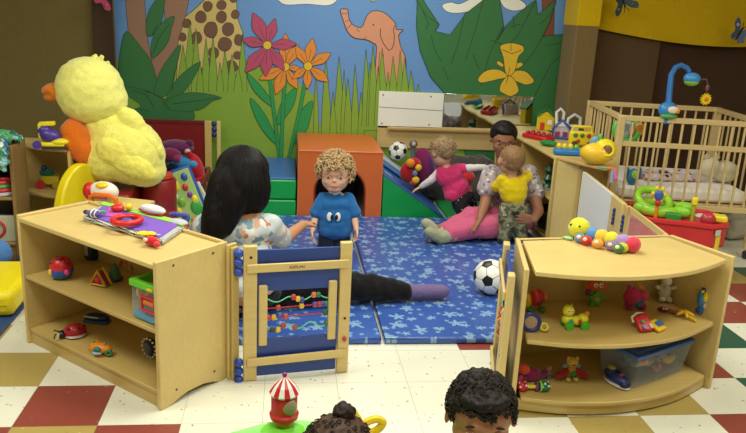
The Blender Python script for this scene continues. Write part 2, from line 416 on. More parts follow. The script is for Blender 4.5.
# giraffe
mpoly([(372, -60), (340, 0), (300, 38), (272, 60), (246, 150), (240, 300), (300, 330), (478, 330), (484, 210), (480, 120), (458, 60), (456, -60)], GIR, sc=Z3, ink=.005)
for x, y, r in [(352, 22, 19), (402, 18, 18), (445, -4, 14), (328, 62, 21), (402, 62, 20), (452, 52, 15), (277, 85, 17), (363, 108, 27), (425, 105, 23), (262, 135, 15), (312, 138, 22), (415, 160, 26), (465, 145, 19), (290, 190, 14), (375, 190, 20), (345, 262, 20), (440, 240, 22), (352, 225, 16), (460, 200, 15), (362, -20, 14)]:
    a0 = rnd.random()*6
    mpoly([(x+r*(.88+.22*rnd.random())*math.cos(a0+k*1.047), y+r*(.95+.3*rnd.random())*math.sin(a0+k*1.047)) for k in range(6)], SPOT, 2, sc=Z3, ink=.003)
for x, yt, wd in [(190, 20, 6), (196, 28, 5), (206, 38, 5), (213, 36, 5), (225, 50, 5), (232, 54, 5), (242.5, 34, 5), (183, 45, 6), (220, 62, 4), (238, 66, 5), (200, 62, 4)]: blade(x, yt, 100, wd)
mpoly([(150, 92), (250, 92), (250, 140), (150, 140)], GRASS)
# big leaves bottom left
for pl in ([(60, 112), (112, 170), (146, 215), (170, 300), (150, 380), (60, 380), (30, 300), (38, 180)], [(196, -10), (165, 2), (138, 48), (130, 110), (146, 132), (176, 100), (190, 60)],
           [(232, 58), (190, 80), (160, 122), (148, 170), (152, 208), (176, 195), (210, 150), (222, 100)], [(256, 160), (212, 210), (176, 270), (160, 350), (215, 335), (238, 250)],
           [(327, 222), (262, 265), (217, 320), (205, 365), (258, 340), (300, 285)], [(30, 320), (120, 325), (240, 375), (300, 400), (285, 440), (120, 450), (30, 450)], [(403, 352), (330, 335), (258, 338), (195, 372), (228, 398), (320, 398), (370, 365)]):
    mpoly(pl, LEAF, 3, sc=Z3, ink=.004)
for ln in ([(80, 325), (130, 340), (160, 390)], [(130, 325), (180, 350), (215, 390)], [(240, 240), (228, 290), (225, 330)], [(170, 90), (150, 130)], [(215, 85), (175, 140), (155, 195)], [(390, 354), (300, 365), (225, 375)], [(60, 360), (100, 390), (140, 400)]): mline(ln, .005, sc=Z3)
mpoly([(45, 340), (85, 362), (110, 385), (60, 390)], GRASS, 2, sc=Z3)
# grass in front of the elephant and between flowers
for x, yt, wd in [(316, 70, 3), (326, 58, 5.5), (339, 56, 6), (344, 70, 4), (333, 92, 4), (348, 78, 5), (355, 64, 4.5), (361, 92, 4)]: blade(x, yt, 150, wd)
# elephant
ele = [(58, 58), (78, 50), (100, 56), (106, 100), (126, 138), (170, 155), (190, 132), (206, 90), (240, 62), (298, 68), (348, 108), (370, 138), (374, 166), (412, 168), (386, 198), (400, 270), (425, 330), (410, 470), (262, 470), (262, 272), (244, 244), (200, 222), (140, 214), (100, 180), (76, 120)]
mpoly(ele, ELE, 3, sc=Z5, ink=.006)
mline([(284, 160), (282, 200), (300, 245), (330, 284), (350, 272), (360, 240), (362, 200), (356, 165), (366, 140)], .006, sc=Z5)
mpoly([(238, 140), (243, 135), (249, 140), (243, 145)], INK, 3, sc=Z5)
for ln in ([(66, 74), (84, 78), (102, 72)], [(84, 122), (100, 116), (112, 108)], [(96, 160), (112, 146), (124, 132)], [(150, 160), (165, 180)], [(190, 215), (205, 208)], [(300, 300), (298, 420)], [(278, 290), (274, 420)]): mline(ln, .004, sc=Z5)
for x, yt, wd in [(366, 49, 4.5), (370, 62, 4), (373, 45, 5), (382, 48, 6), (388, 72, 5), (393, 56, 6), (400, 50, 5), (404.6, 58, 6), (411, 70, 6), (378, 66, 4), (418, 84, 6)]: blade(x, yt, 130, wd)
# bright leaves and stems of the flowers
for pl in ([(52, 218), (100, 265), (134, 320), (100, 300), (66, 262)], [(60, 292), (104, 340), (146, 432), (108, 402), (76, 350)], [(196, 262), (156, 300), (138, 375), (176, 335), (194, 300)], [(246, 300), (206, 340), (184, 432), (226, 392), (240, 350)]):
    mpoly(pl, BR, 3, sc=Z2, ink=.004)
for ln in ([(112, 150), (122, 260), (148, 470)], [(168, 200), (158, 320), (152, 470)], [(232, 200), (210, 320), (176, 470)]):
    for k in range(len(ln)-1): mpoly([(ln[k][0]-5, ln[k][1]), (ln[k][0]+5, ln[k][1]), (ln[k+1][0]+5, ln[k+1][1]), (ln[k+1][0]-5, ln[k+1][1])], BR, sc=Z2)
    mline([(a-5, b) for a, b in ln], .003, sc=Z2); mline([(a+5, b) for a, b in ln], .003, sc=Z2)
def flower(c, tips, mi, wd=.2):
    c = Vector(c)
    for t in tips:
        d = Vector(t)-c; n = Vector((-d.y, d.x))*wd
        mpoly([c, c+d*.3+n*.6, c+d*.58+n, c+d*.85+n*.45, c+d, c+d*.85-n*.45, c+d*.58-n, c+d*.3-n*.6], mi, 2, sc=Z4, ink=.0035)
        mline([c+d*.15, c+d*.6], .003, sc=Z4)
    mpoly([c+Vector((17*math.cos(a*.785), 17*math.sin(a*.785))) for a in range(8)], YEL, 2, sc=Z4, ink=.004)
flower((285-67, 263), [(218, 132), (270, 175), (280, 272), (266, 350), (180, 372), (115, 312)], ORA)
flower((307, 260), [(326, 150), (398, 208), (388, 322), (304, 350), (246, 310), (258, 180)], ORA)
flower((147, 178), [(90, 50), (178, 72), (262, 172), (214, 276), (140, 302), (60, 284), (46, 155)], PINK)
# large dark leaves right, orchid
big = [(66, -60), (75, -20), (98, 20), (146, 92), (128, 116), (186, 130), (245, 50), (310, 0), (330, -60), (350, -60), (372, 10), (386, 100), (362, 150), (398, 92), (440, 50), (505, 0), (512, 55), (580, 0), (556, 84), (530, 136), (600, 128), (640, 136), (630, 180), (604, 262), (606, 440), (606, 600), (250, 600), (200, 440), (168, 350), (112, 285), (74, 190), (60, 100)]
mpoly(big, LEAF, 0, sc=Z6, ink=.005)
for ln in ([(60, 0), (100, 60), (146, 92)], [(84, 40), (105, 90), (95, 110)], [(115, 130), (130, 190), (155, 230)], [(310, 0), (280, 110), (245, 220)], [(240, 50), (225, 130), (190, 240)], [(380, 100), (330, 210), (300, 320)], [(505, 0), (440, 130), (370, 200)], [(530, 136), (500, 190), (460, 240)], [(630, 180), (560, 240), (500, 360)], [(160, 250), (180, 300)], [(270, 200), (295, 260)], [(340, 150), (380, 165)], [(580, 10), (555, 60), (520, 90)], [(410, 100), (450, 90)], [(420, 60), (425, 110)], [(540, 170), (600, 160)]): mline(ln, .005, sc=Z6)
for pl in ([(402, 286), (376, 262), (340, 258), (312, 268), (290, 292), (298, 308), (330, 304), (362, 296)], [(402, 290), (428, 264), (462, 264), (484, 280), (499, 304), (470, 316), (440, 306)], [(404, 282), (428, 300), (442, 336), (428, 352), (408, 358), (384, 348), (370, 336), (378, 306)],
           [(385, 240), (365, 226), (360, 238), (380, 250)], [(428, 238), (452, 232), (456, 244), (432, 256)], [(372, 178), (380, 166), (415, 160), (455, 170), (460, 190), (440, 212), (428, 262), (404, 284), (390, 262), (384, 215)]):
    mpoly(pl, ORC, 3, sc=Z6, ink=.005)
for ln in ([(380, 185), (415, 200), (452, 188)], [(402, 286), (395, 310)], [(408, 250), (402, 286)], [(412, 165), (412, 190)]): mline(ln, .005, sc=Z6)
mpoly([(418, -8), (428, -6), (432, 3), (420, 2)], YEL, sc=Z2)
tag(link('mural', mural, MC, smooth=False), 'painted jungle mural with elephant, giraffe, flowers and big leaves on back wall', 'mural')

# ================================================================== FURNITURE
# ---- padded floor mats with star print
def star_vinyl():
    m, nt, p = nodes('star_vinyl'); v = coords(nt)
    outs = []
    for k, (sc, rad, off) in enumerate(((6.0, .150, 0), (8.0, .125, 3.3), (12.0, .11, 7.1))):
        mp = N(nt, 'ShaderNodeMapping', Location=(off, off*1.7, 0)); nt.links.new(v, mp.inputs[0])
        vo = N(nt, 'ShaderNodeTexVoronoi', _voronoi_dimensions='2D', Scale=sc, Randomness=.7); nt.links.new(mp.outputs[0], vo.inputs['Vector'])
        # vector from the cell centre, in cell units
        sb = N(nt, 'ShaderNodeVectorMath', _operation='SUBTRACT'); nt.links.new(mp.outputs[0], sb.inputs[0]); nt.links.new(vo.outputs['Position'], sb.inputs[1])
        sx = N(nt, 'ShaderNodeSeparateXYZ'); nt.links.new(sb.outputs[0], sx.inputs[0])
        at = N(nt, 'ShaderNodeMath', _operation='ARCTAN2'); nt.links.new(sx.outputs[1], at.inputs[0]); nt.links.new(sx.outputs[0], at.inputs[1])
        sr = N(nt, 'ShaderNodeSeparateColor'); nt.links.new(vo.outputs['Color'], sr.inputs[0])
        ph = N(nt, 'ShaderNodeMath', _operation='MULTIPLY_ADD'); ph.inputs[1].default_value = 6.0; nt.links.new(sr.outputs[0], ph.inputs[0]); nt.links.new(at.outputs[0], ph.inputs[2])
        a5 = N(nt, 'ShaderNodeMath', _operation='PINGPONG'); a5.inputs[1].default_value = math.pi/5; nt.links.new(ph.outputs[0], a5.inputs[0])
        # radius of a five pointed star for the angle
        mr = N(nt, 'ShaderNodeMapRange', _interpolation_type='LINEAR', **{'From Min': 0, 'From Max': math.pi/5, 'To Min': rad*1.7/sc, 'To Max': rad*.5/sc}); nt.links.new(a5.outputs[0], mr.inputs[0])
        cb = N(nt, 'ShaderNodeCombineXYZ'); nt.links.new(sx.outputs[0], cb.inputs[0]); nt.links.new(sx.outputs[1], cb.inputs[1])
        ln = N(nt, 'ShaderNodeVectorMath', _operation='LENGTH'); nt.links.new(cb.outputs[0], ln.inputs[0])
        lt = N(nt, 'ShaderNodeMath', _operation='LESS_THAN'); nt.links.new(ln.outputs[1], lt.inputs[0]); nt.links.new(mr.outputs[0], lt.inputs[1]); outs.append(lt)
    mx = outs[0]
    for o in outs[1:]:
        q = N(nt, 'ShaderNodeMath', _operation='MAXIMUM'); nt.links.new(mx.outputs[0], q.inputs[0]); nt.links.new(o.outputs[0], q.inputs[1]); mx = q
    n2 = N(nt, 'ShaderNodeTexNoise', Scale=2.5, Detail=3); nt.links.new(v, n2.inputs['Vector'])
    base = mixc(nt, n2.outputs[0], lin('2c4a98'), lin('3e63b2'))
    fx = N(nt, 'ShaderNodeMath', _operation='MULTIPLY'); fx.inputs[1].default_value = .62; nt.links.new(mx.outputs[0], fx.inputs[0])
    a = mixc(nt, fx.outputs[0], base, lin('98c0da'))
    nt.links.new(a, p.inputs['Base Color']); p.inputs['Roughness'].default_value = .3; p.inputs['Specular IOR Level'].default_value = .45
    mp = N(nt, 'ShaderNodeMapping', Scale=(5, 1.6, 3), Rotation=(0, 0, .5)); nt.links.new(v, mp.inputs[0])
    n3 = N(nt, 'ShaderNodeTexNoise', Scale=2.2, Detail=4, Distortion=.8); nt.links.new(mp.outputs[0], n3.inputs['Vector']); bump(nt, p, n3.outputs[0], .55, .02)
    return m
STARV = star_vinyl()
MZ = .035
def mat_obj(label, x0, x1, y0, y1):
    t = thing('play_mat', label, 'mat', ((x0+x1)/2, (y0+y1)/2, 0), 0, 'star print floor mats')
    part('pad', STARV, [('b', (0, 0, MZ/2+.001), (x1-x0-.006, y1-y0-.006, MZ-.002))], t, .010)
    part('piping', 'vy:182a6e', [('t', [(sx*(x1-x0-.012)/2, sy*(y1-y0-.012)/2, MZ-.007) for sx, sy in ((-1, -1), (1, -1), (1, 1), (-1, 1))], .0045, True)], t)
mat_obj('blue star print floor mat under the soccer ball and purple sock, right of the seam', .487, 1.80, 3.18, 5.352)
mat_obj('blue star print floor mat behind the open bead gate, left of the seam', -.55, .478, 3.18, 5.352)

# ---- wooden toddler shelves
def open_shelf(label, loc, rz, L=.91, D=.36, Hh=.61, extra_post=True):
    t = thing('toy_shelf', label, 'shelf', loc, rz)
    def side(x):
        prof = [(-D/2, 0), (-D/2+.05, 0), (-D/2+.09, .014), (-D/2+.14, .026), (D/2-.14, .026), (D/2-.09, .014), (D/2-.05, 0), (D/2, 0), (D/2, Hh), (-D/2, Hh)]
        part('side_panel', WOOD, [('p', prof, -.01, .01, (x, 0, 0), (90, 0, 90))], t, .004)
    side(-L/2+.01); side(L/2-.01)
    part('top', WOOD, [('b', (0, -.002, Hh-.022), (L-.041, D-.006, .02))], t, .004)
    part('back_lip', WOOD, [('b', (0, D/2-.008, Hh-.005), (L-.041, .014, .014))], t, .003)
    part('shelf_board', WOOD2, [('b', (0, -.006, .322), (L-.041, D-.03, .018))], t, .004)
    part('shelf_board', WOOD2, [('b', (0, -.006, .065), (L-.041, D-.03, .018))], t, .004)
    part('toe_board', WOOD2, [('b', (0, -D/2+.022, .028), (L-.041, .016, .054))], t, .002)
    part('back_panel', WOOD2, [('b', (0, D/2-.012, .31), (L-.041, .008, .55))], t)
    for x in (-.1, .1):
        part('screw', 'mt:6a6050', [('c', (L/2-.001, x, Hh-.03), (L/2+.0015, x, Hh-.03), .005)], t)
        part('screw', 'mt:6a6050', [('c', (L/2-.001, x, .06), (L/2+.0015, x, .06), .005)], t)
    return t
LS = open_shelf('low two-tier wooden toy shelf at front left with activity quilt on top', (-.692, 3.052, 0), -41.7, L=.935)
# ---- bead gate
def beads_on(path, cols, ts, r=.013):
    out = []
    for c, tt in zip(cols, ts):
        k = tt*(len(path)-1); i = min(int(k), len(path)-2); p = Vector(path[i]).lerp(Vector(path[i+1]), k-i)
        out.append((c, p, r))
    return out
def text_mesh(name, body, size, mat, parent, loc, rot, depth=.0008, label=None):
    cu = bpy.data.curves.new(name, 'FONT'); cu.body = body; cu.size = size; cu.extrude = depth; cu.align_x = 'CENTER'; cu.align_y = 'CENTER'
    o = bpy.data.objects.new(name, cu); COL.objects.link(o); bpy.context.view_layer.update()
    me = bpy.data.meshes.new_from_object(o.evaluated_get(bpy.context.evaluated_depsgraph_get()))
    bpy.data.objects.remove(o); bpy.data.curves.remove(cu)
    me.materials.clear(); me.materials.append(mt(mat)); me.name = name
    n = bpy.data.objects.new(name, me); COL.objects.link(n); n.parent = parent; n.location = loc; n.rotation_euler = [R(a) for a in rot]
    if label: n['label'] = label
    return n
def bead_gate(label, loc, rz, W=.455, Hh=.60):
    t = thing('bead_gate', label, 'gate', loc, rz)
    def post(x, w):
        o = part('post', WOOD, [('b', (x, 0, Hh/2+.002), (w, .028, Hh))], t, .004)
        for z in (.555, .50) if x < W/2 else (.50, .26): part('screw', 'mt:4b4032', [('c', (x+.002, -.0155, z), (x+.002, -.013, z), .006)], o)
    post(.028, .056); post(W-.025, .050)
    part('panel', 'pl:26418f', [('b', (W/2+.002, .006, .49), (W-.11, .012, .18)), ('b', (W/2+.002, .006, .1), (W-.11, .012, .17)), ('b', (.078, .006, .3), (.045, .012, .25)), ('b', (W-.075, .006, .3), (.04, .012, .25))], t, .002, label='blue plastic panel')
    r1 = part('rail', WOOD, [('b', (W/2-.002, -.020, .51), (W-.03, .012, .036), (0, -.4, 0))], t, .003)
    text_mesh('lettering', 'KAPLAN', .017, 'pt:5a4020', r1, (W/2-.01, -.0265, .509), (90, 0, 0))
    part('rail', WOOD, [('b', (W/2-.002, -.020, .095), (W-.03, .012, .036), (0, -1.2, 0))], t, .003)
    part('stile', WOOD, [('b', (.081, -.008, .295), (.036, .020, .27))], t, .006)
    part('stile', WOOD, [('b', (W-.079, -.008, .30), (.036, .020, .27))], t, .006)
    xa, xb = .092, W-.09
    RD = [('wire_rod', 'pl:6fd8a0', .358, .010, 4.5), ('wire_rod', 'pl:c8283a', .322, 0, 0), ('wire_rod', 'pl:c8283a', .280, 0, 0), ('wire_rod', 'pl:6fd8a0', .232, .013, 5)]
    BD = [(['c03030', 'e8c020', '3848a8', 'd87830', '2c7050'], [.43, .5, .56, .75, .82]), (['b04a28', 'e0b828', '7048a0', 'c03038', '3048a0', '2c8050'], [.2, .56, .77, .84, .9, .96]),
          (['d02828', 'e0b020', '3848a8', 'c84a28', '206040'], [.04, .13, .22, .31, .94]), (['503828', 'e8c020', 'c03030', 'a85028', '2a7a50'], [.11, .2, .28, .46, .97])]
    for (nm, mm, z, am, fr), (cols, ts) in zip(RD, BD):
        path = [(xa+(xb-xa)*i/40, 0, z+am*math.sin(fr*math.pi*i/40*1.1+2)+(.006*i/40)) for i in range(41)]
        rod = part(nm, mm, [('t', path, .0028)], t)
        for c, p, r in beads_on(path, cols, ts): part('bead', 'pl:'+c, [('l', p, [(.004, -.011), (.011, -.008), (r, 0), (.011, .008), (.004, .011)], (0, 90, 0))], rod)
    for z in (.53, .045):
        h = part('hinge', 'pl:2a4bb0', [('s', (-.018, 0, z+dz), .0195) for dz in (-.04, 0, .04)], t, label='stack of three blue balls')
        part('pin', 'mt:c8c8c8', [('c', (-.018, 0, z-.062), (-.018, 0, z+.064), .004)], h)
    part('latch_knob', 'pl:b02838', [('s', (W-.022, -.02, .165), (.010, .010, .010))], t)
    return t
BG = bead_gate('wooden bead gate with blue panel and colored beads, beside the left shelf', (-.160, 2.846, 0), 9.5)
g2 = copy_tree(BG); g2.location = (.968, 2.955, 0); g2.rotation_euler[2] = R(-104)
tag(g2, 'wooden bead gate folded back edge-on against the left end of the curved shelf', 'gate')
t = thing('gate_post', 'thin pair of wooden strips between left shelf and bead gate hinge', 'post', (-.2, 2.87, 0), -41.7)
part('strip', WOOD, [('b', (-.007, -.005, .303), (.014, .05, .60))], t, .003); part('strip', WOOD2, [('b', (.012, -.005, .298), (.012, .038, .59))], t, .003)
# ---- curved front shelf on the right
def arc_pts(n=16):
    return [Vector(p) for p in crom([(.925, 2.535), (1.14, 2.478), (1.38, 2.482), (1.64, 2.560), (1.895, 2.715)], 1)]
def qcurve(P, n=6):
    out = []
    for i in range(len(P)-1):
        a, b, c, d = [Vector(P[max(0, min(len(P)-1, i+q))]) for q in (-1, 0, 1, 2)]
        for s in range(n):
            u = s/n; out.append(.5*((2*b)+(c-a)*u+(2*a-5*b+4*c-d)*u*u+(3*b-3*c+d-a)*u**3))
    return out+[Vector(P[-1])]
RC = Vector((1.40, 2.72))
RFR = [Vector(p)+Vector((0, .008))-RC for p in ((.925, 2.535), (1.14, 2.485), (1.38, 2.488), (1.64, 2.562), (1.885, 2.712))]
RBL, RBR = Vector((1.015, 2.95))-RC, Vector((1.765, 3.03))-RC
RT = thing('curved_toy_shelf', 'curved front wooden toy shelf at right holding plush toys and clear bin', 'shelf', (RC.x, RC.y, 0))
def rboard(name, z0, z1, inset, m, bev=.004):
    fr = [p+Vector((0, inset)) for p in qcurve(RFR)]
    if inset: fr = fr[1:-1]
    sh = .014
    c = [Vector((p.x*(1-sh*2), p.y)) for p in fr]+[RBR-Vector((.02, .012)), RBL-Vector((-.02, .012))]
    return part(name, m, [('p', [tuple(p) for p in c], z0, z1)], RT, bev)
rboard('top', .590, .610, .008, WOOD); rboard('shelf_board', .302, .320, .016, WOOD2); rboard('shelf_board', .052, .070, .012, WOOD2)
part('toe_board', WOOD2, [('p', [tuple(p+Vector((0, .028))) for p in qcurve(RFR)[1:-1]]+[tuple(p+Vector((0, .044))) for p in qcurve(RFR)[1:-1]][::-1], .008, .052)], RT, 0)
def wallseg(name, a, b, th, z0, z1, m, foot=False):
    d = b-a; L = d.length; an = math.degrees(math.atan2(d.y, d.x))
    if foot: s = [('p', [(0, 0), (.05, 0), (.08, .014), (.12, .022), (L-.12, .022), (L-.08, .014), (L-.05, 0), (L, 0), (L, z1), (0, z1)], -th/2, th/2, (a.x, a.y, z0), (90, 0, an))]
    else: s = [('b', ((a.x+b.x)/2, (a.y+b.y)/2, (z0+z1)/2), (L, th, z1-z0), (0, 0, an))]
    return part(name, m, s, RT, .004)
wallseg('side_panel', RFR[0], RBL, .02, 0, .618, WOOD, True); wallseg('side_panel', RFR[-1], RBR, .02, 0, .618, WOOD, True)
wallseg('back_panel', RBL+Vector((.012, -.008)), RBR-Vector((.014, .008)), .010, .02, .595, WOOD2)
wallseg('back_lip', RBL+Vector((.012, 0)), RBR-Vector((.014, 0)), .012, .608, .616, WOOD)

# ---- shelf A against the mats, with the wedge unit, white gate and clear gate
SA = thing('toy_shelf', 'long wooden toy shelf along the mats behind the woman in pink pants', 'shelf', (2.01, 5.43, 0))
for y in (-.70, .70): part('side_panel', WOOD, [('b', (0, y, .325), (.37, .02, .65))], SA, .004)
part('top', WOOD, [('b', (0, 0, .638), (.37, 1.378, .02))], SA, .004)
for z in (.34, .06): part('shelf_board', WOOD2, [('b', (0, 0, z), (.35, 1.378, .018))], SA, .004)
part('back_panel', WOODD, [('b', (.178, 0, .33), (.008, 1.378, .6))], SA)
part('divider', WOOD2, [('b', (0, 0.05, .345), (.34, .016, .57))], SA)
CU = thing('corner_unit', 'wedge shaped wooden corner shelf behind the white panel gate', 'shelf', (1.96, 4.70, 0))
part('top', 'wd:d8b268', [('p', [(-.12, .01), (.24, .01), (.24, -.08), (.16, -.26), (.08, -.33), (.0, -.22)], .632, .652)], CU, .004)
part('side_panel', WOOD, [('p', [(-.12, -.002), (-.10, .01), (.012, -.085), (-.005, -.100)], .0, .63)], CU)
part('back_panel', WOOD2, [('p', [(.215, .01), (.23, .01), (.23, -.08), (.215, -.08)], .0, .63)], CU)
part('shelf_board', WOOD2, [('p', [(-.08, .0), (.20, .0), (.20, -.07), (.02, -.07)], .32, .338)], CU)
def pgate(name, label, a, b, panel, z1=.60, clear=False, posts=(.05, .07)):
    a, b = Vector(a), Vector(b); d = b-a; L = d.length
    t = thing(name, label, 'gate', (a.x, a.y, 0), math.degrees(math.atan2(d.y, d.x)))
    part('post', WOOD2, [('b', (posts[0]/2, 0, z1/2), (posts[0], .028, z1))], t, .004)
    part('post', WOOD, [('b', (L-posts[1]/2, 0, z1/2), (posts[1], .028, z1))], t, .004)
    if clear: part('clear_panel', 'cl:dfe6e4', [('b', (L/2, 0, z1/2), (L-sum(posts)+.01, .006, z1-.06))], t)
    else: part('white_panel', 'pl:e6e8ea', [('b', (L/2, -.004, z1/2+.005), (L-sum(posts)+.012, .010, z1-.012))], t, label='white plastic panel')
    for z in (z1-.018, .045): part('rail', WOOD, [('b', (L/2, .010, z), (L-sum(posts), .012, .034))], t, .003)
    for x, zz in ((-.02 if posts[0] < .02 else posts[0]*.5, .50), (L-posts[1]/2, .50)):
        h = part('hinge', 'pl:2b3f86', [('s', (x, -.020, zz+dz), (.009, .009, .014)) for dz in (-.036, -.012, .012, .036)], t, label='stack of blue balls')
    return t
pgate('panel_gate', 'wooden gate with white plastic panel between the far shelf and curved shelf', (1.962, 4.60), (1.84, 3.66), None, posts=(.012, .20))
pgate('clear_gate', 'wooden gate with see-through plastic panel in front of the red activity center', (1.84, 3.63), (1.775, 3.075), None, clear=True, posts=(.03, .03))

# ---- crib
CR = thing('crib', 'light wooden slatted crib with white mattress at right', 'crib', (2.79, 5.02, 0), -9)
CL, CW, CH = .98, .86, .955
def cr(nm, s, bev=.004, m='wd:d9be88', par=None): return part(nm, m, s, par or CR, bev)
for sx in (-1, 1):
    for sy in (-1, 1):
        lg = cr('leg', [('b', (sx*CL/2, sy*CW/2, .51), (.045, .04, .88 if sx*sy < 2 else .9))])
        cs = part('caster', 'pl:1c1c1e', [('c', (sx*CL/2-.011, sy*CW/2, .03), (sx*CL/2+.011, sy*CW/2, .03), .028)], lg)
        part('caster_fork', 'mt:8a8a8a', [('c', (sx*CL/2, sy*CW/2, .05), (sx*CL/2, sy*CW/2, .085), .008)], lg)
for sy in (-1, 1):
    cr('top_rail', [('b', (0, sy*CW/2, CH-.018), (CL+.05, .032, .036))]); cr('bottom_rail', [('b', (0, sy*CW/2, .345), (CL-.03, .022, .04))])
cr('drop_rail', [('b', (0, -CW/2, .765), (CL-.04, .024, .035))])
for sx in (-1, 1):
    cr('top_rail', [('b', (sx*CL/2, 0, CH-.018), (.032, CW-.03, .036))]); cr('bottom_rail', [('b', (sx*CL/2, 0, .345), (.022, CW-.03, .04))])
for sy in (-1, 1):
    for i in range(11):
        x = -CL/2+.035+(CL-.07)*(i+.5)/11; cr('slat', [('b', (x, sy*CW/2, .65), (.014, .012, .60))], .002)
for sx in (-1, 1):
    for i in range(9):
        y = -CW/2+.03+(CW-.06)*(i+.5)/9; cr('slat', [('b', (sx*CL/2, y, .65), (.012, .014, .60))], .002)
cr('mattress_board', [('b', (0, 0, .36), (CL-.05, CW-.05, .02))])
mt_ = thing('crib_mattress', 'white sheeted mattress lying inside the crib', 'mattress', (2.79, 5.02, .372), -9)
part('sheet', 'fb:f2eae0', [('b', (0, 0, .05), (CL-.08, CW-.08, .09))], mt_, .025)
flesh('quilt', [('k', (-.25, -.12, .13), .03, (.15, -.02, .13), .035), ('k', (-.2, -.2, .125), .025, (.2, -.12, .125), .03)], spot_mat('spotted_cloth', 'd9c6c8', ['4a3038', 'b0707c', 'e8dcd8', '70484c'], 28, .4), mt_, .008, 3, .01, .04)
mt_.children[1]['label'] = 'pink and dark patterned baby quilt'
# crib mobile, clamped to the rail
bl = Vector((2.60, 4.70, 0))
MO = thing('crib_mobile', 'blue crib mobile with arched arm and hanging yellow sun', 'mobile', (2.535, 4.615, .965))
MO.scale = (1.1, 1.1, 1.1)
part('clamp_base', 'pl:3583c8', [('s', (0, .02, .035), (.058, .045, .05)), ('b', (0, .02, -.02), (.05, .05, .05))], MO)
part('base_cap', 'pl:55a048', [('s', (0, .0, .0), (.054, .035, .018))], MO)
part('face_plate', 'pl:e8dcc8', [('s', (.012, -.022, .04), (.034, .012, .022))], MO); part('face_spot', 'pl:e09038', [('s', (.04, -.025, .035), (.014, .012, .018))], MO)
arm = [(0, .02, .06), (.008, .05, .15), (.02, .08, .24), (.045, .09, .285), (.08, .09, .30), (.115, .08, .285), (.13, .07, .26)]
part('arm', 'pl:2f6fb8', [('t', [tuple(p) for p in [Vector(q) for q in arm]], [.019, .018, .017, .016, .016, .016, .015])], MO)
part('motor_bulb', 'pl:3f90d8', [('s', (.145, .06, .225), (.052, .045, .036))], MO); part('bulb_base', 'pl:8ac040', [('s', (.145, .06, .208), (.046, .04, .028))], MO)
part('hanger', 'pl:7b4a50', [('t', [(.17, .06, .22), (.235, .05, .225), (.245, .05, .20), (.25, .05, .14)], .004), ('s', (.248, .05, .175), (.013, .01, .02))], MO)
sun = part('sun', 'pl:f0d020', [('p', [((.037 if i % 2 else .026)*math.cos(i*math.pi/12), (.037 if i % 2 else .026)*math.sin(i*math.pi/12)) for i in range(24)], -.008, .008, (.25, .05, .105), (90, 0, 0))], MO)
part('sun_face', 'pl:e07820', [('s', (.25, .04, .105), (.013, .006, .013))], sun)

# ---- soft play blocks
OC = thing('tunnel_block', 'orange vinyl crawl-through block with arched opening behind the toddler in blue', 'foam block', (.42, 5.37, 0))
OW, OD, OH, AR = .64, .80, .53, .20
def arch(hw, top, n=14): return [(hw, 0)]+[(hw*math.cos(a), top-hw*.95+hw*.95*math.sin(a)) for a in [math.pi*i/n for i in range(n+1)]]+[(-hw, 0)]
ar = arch(.19, .405)
ring = [(-OW/2, 0), (-OW/2, OH), (OW/2, OH), (OW/2, 0)]+ar
part('foam_shell', 'vy:d0682f', [('p', ring, 0, OD, (0, OD, 0), (90, 0, 0))], OC, .008)
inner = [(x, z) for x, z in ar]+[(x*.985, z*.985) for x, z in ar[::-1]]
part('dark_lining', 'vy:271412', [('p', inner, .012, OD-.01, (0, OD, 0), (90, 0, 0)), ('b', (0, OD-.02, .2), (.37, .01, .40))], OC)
part('arch_trim', 'vy:7d241c', [('t', [(x, -.001, z) for x, z in ar], .007)], OC)
part('seam', 'vy:e08a5c', [('t', [(-OW/2+.004, -.001, .004), (-OW/2+.004, -.001, OH-.006), (OW/2-.004, -.001, OH-.006), (OW/2-.004, -.001, .004)], .004)], OC)
SB = thing('step_block', 'green and blue vinyl foam step block left of orange tunnel block', 'foam block', (-.14, 5.372, 0))
part('riser', 'vy:12a04c', [('b', (0, .40, .072), (.46, .80, .142)), ('b', (0, .402, .222), (.46, .796, .150))], SB, .012)
part('tread', 'vy:3a66ae', [('b', (0, .405, .304), (.455, .78, .014))], SB, .005, label='blue vinyl tread')
RP = thing('ramp_block', 'green and blue vinyl foam ramp right of orange tunnel block', 'foam wedge', (.748, 5.372, 0))
wz = [(0, 0), (.50, 0), (.50, .01), (0, .345)]
part('wedge_side', 'vy:0f9a48', [('p', wz, 0, .78, (0, .78, 0), (90, 0, 0))], RP, .006)
part('slope_cover', 'vy:3560ac', [('p', [(0, .345), (.50, .012), (.50, .024), (0, .358)], .0, .78, (0, .78, 0), (90, 0, 0))], RP, .003, label='blue vinyl slope')
part('fold_strip', 'vy:8fb4d8', [('p', [(0.02, .347), (.09, .30), (.09, .309), (0.02, .358)], .0, .05, (0, .20, 0), (90, 0, 0))], RP)
part('fabric_curtain', 'fb:3a3330', [('b', (0, 0, 0), (.01, .01, .01))], RP) if False else None
GM = thing('floor_mat', 'green vinyl floor mat between the ramp and the long shelf', 'mat', (1.52, 5.62, 0))
part('pad', 'vy:1c8a48', [('b', (0, 0, .02), (.50, .50, .036))], GM, .008)
FT = thing('folded_mat', 'folded blue and white padded mat lying on the upper end of the blue ramp', 'mat', (.748+.13, 6.0, .36))
part('layer', 'vy:5c88c0', [('b', (0, 0, -.060), (.28, .28, .030), (0, 33.5, 0))], FT, .008)
part('layer', 'vy:b8c4cc', [('b', (.012, 0, -.032), (.27, .27, .026), (0, 33.5, 0))], FT, .008)
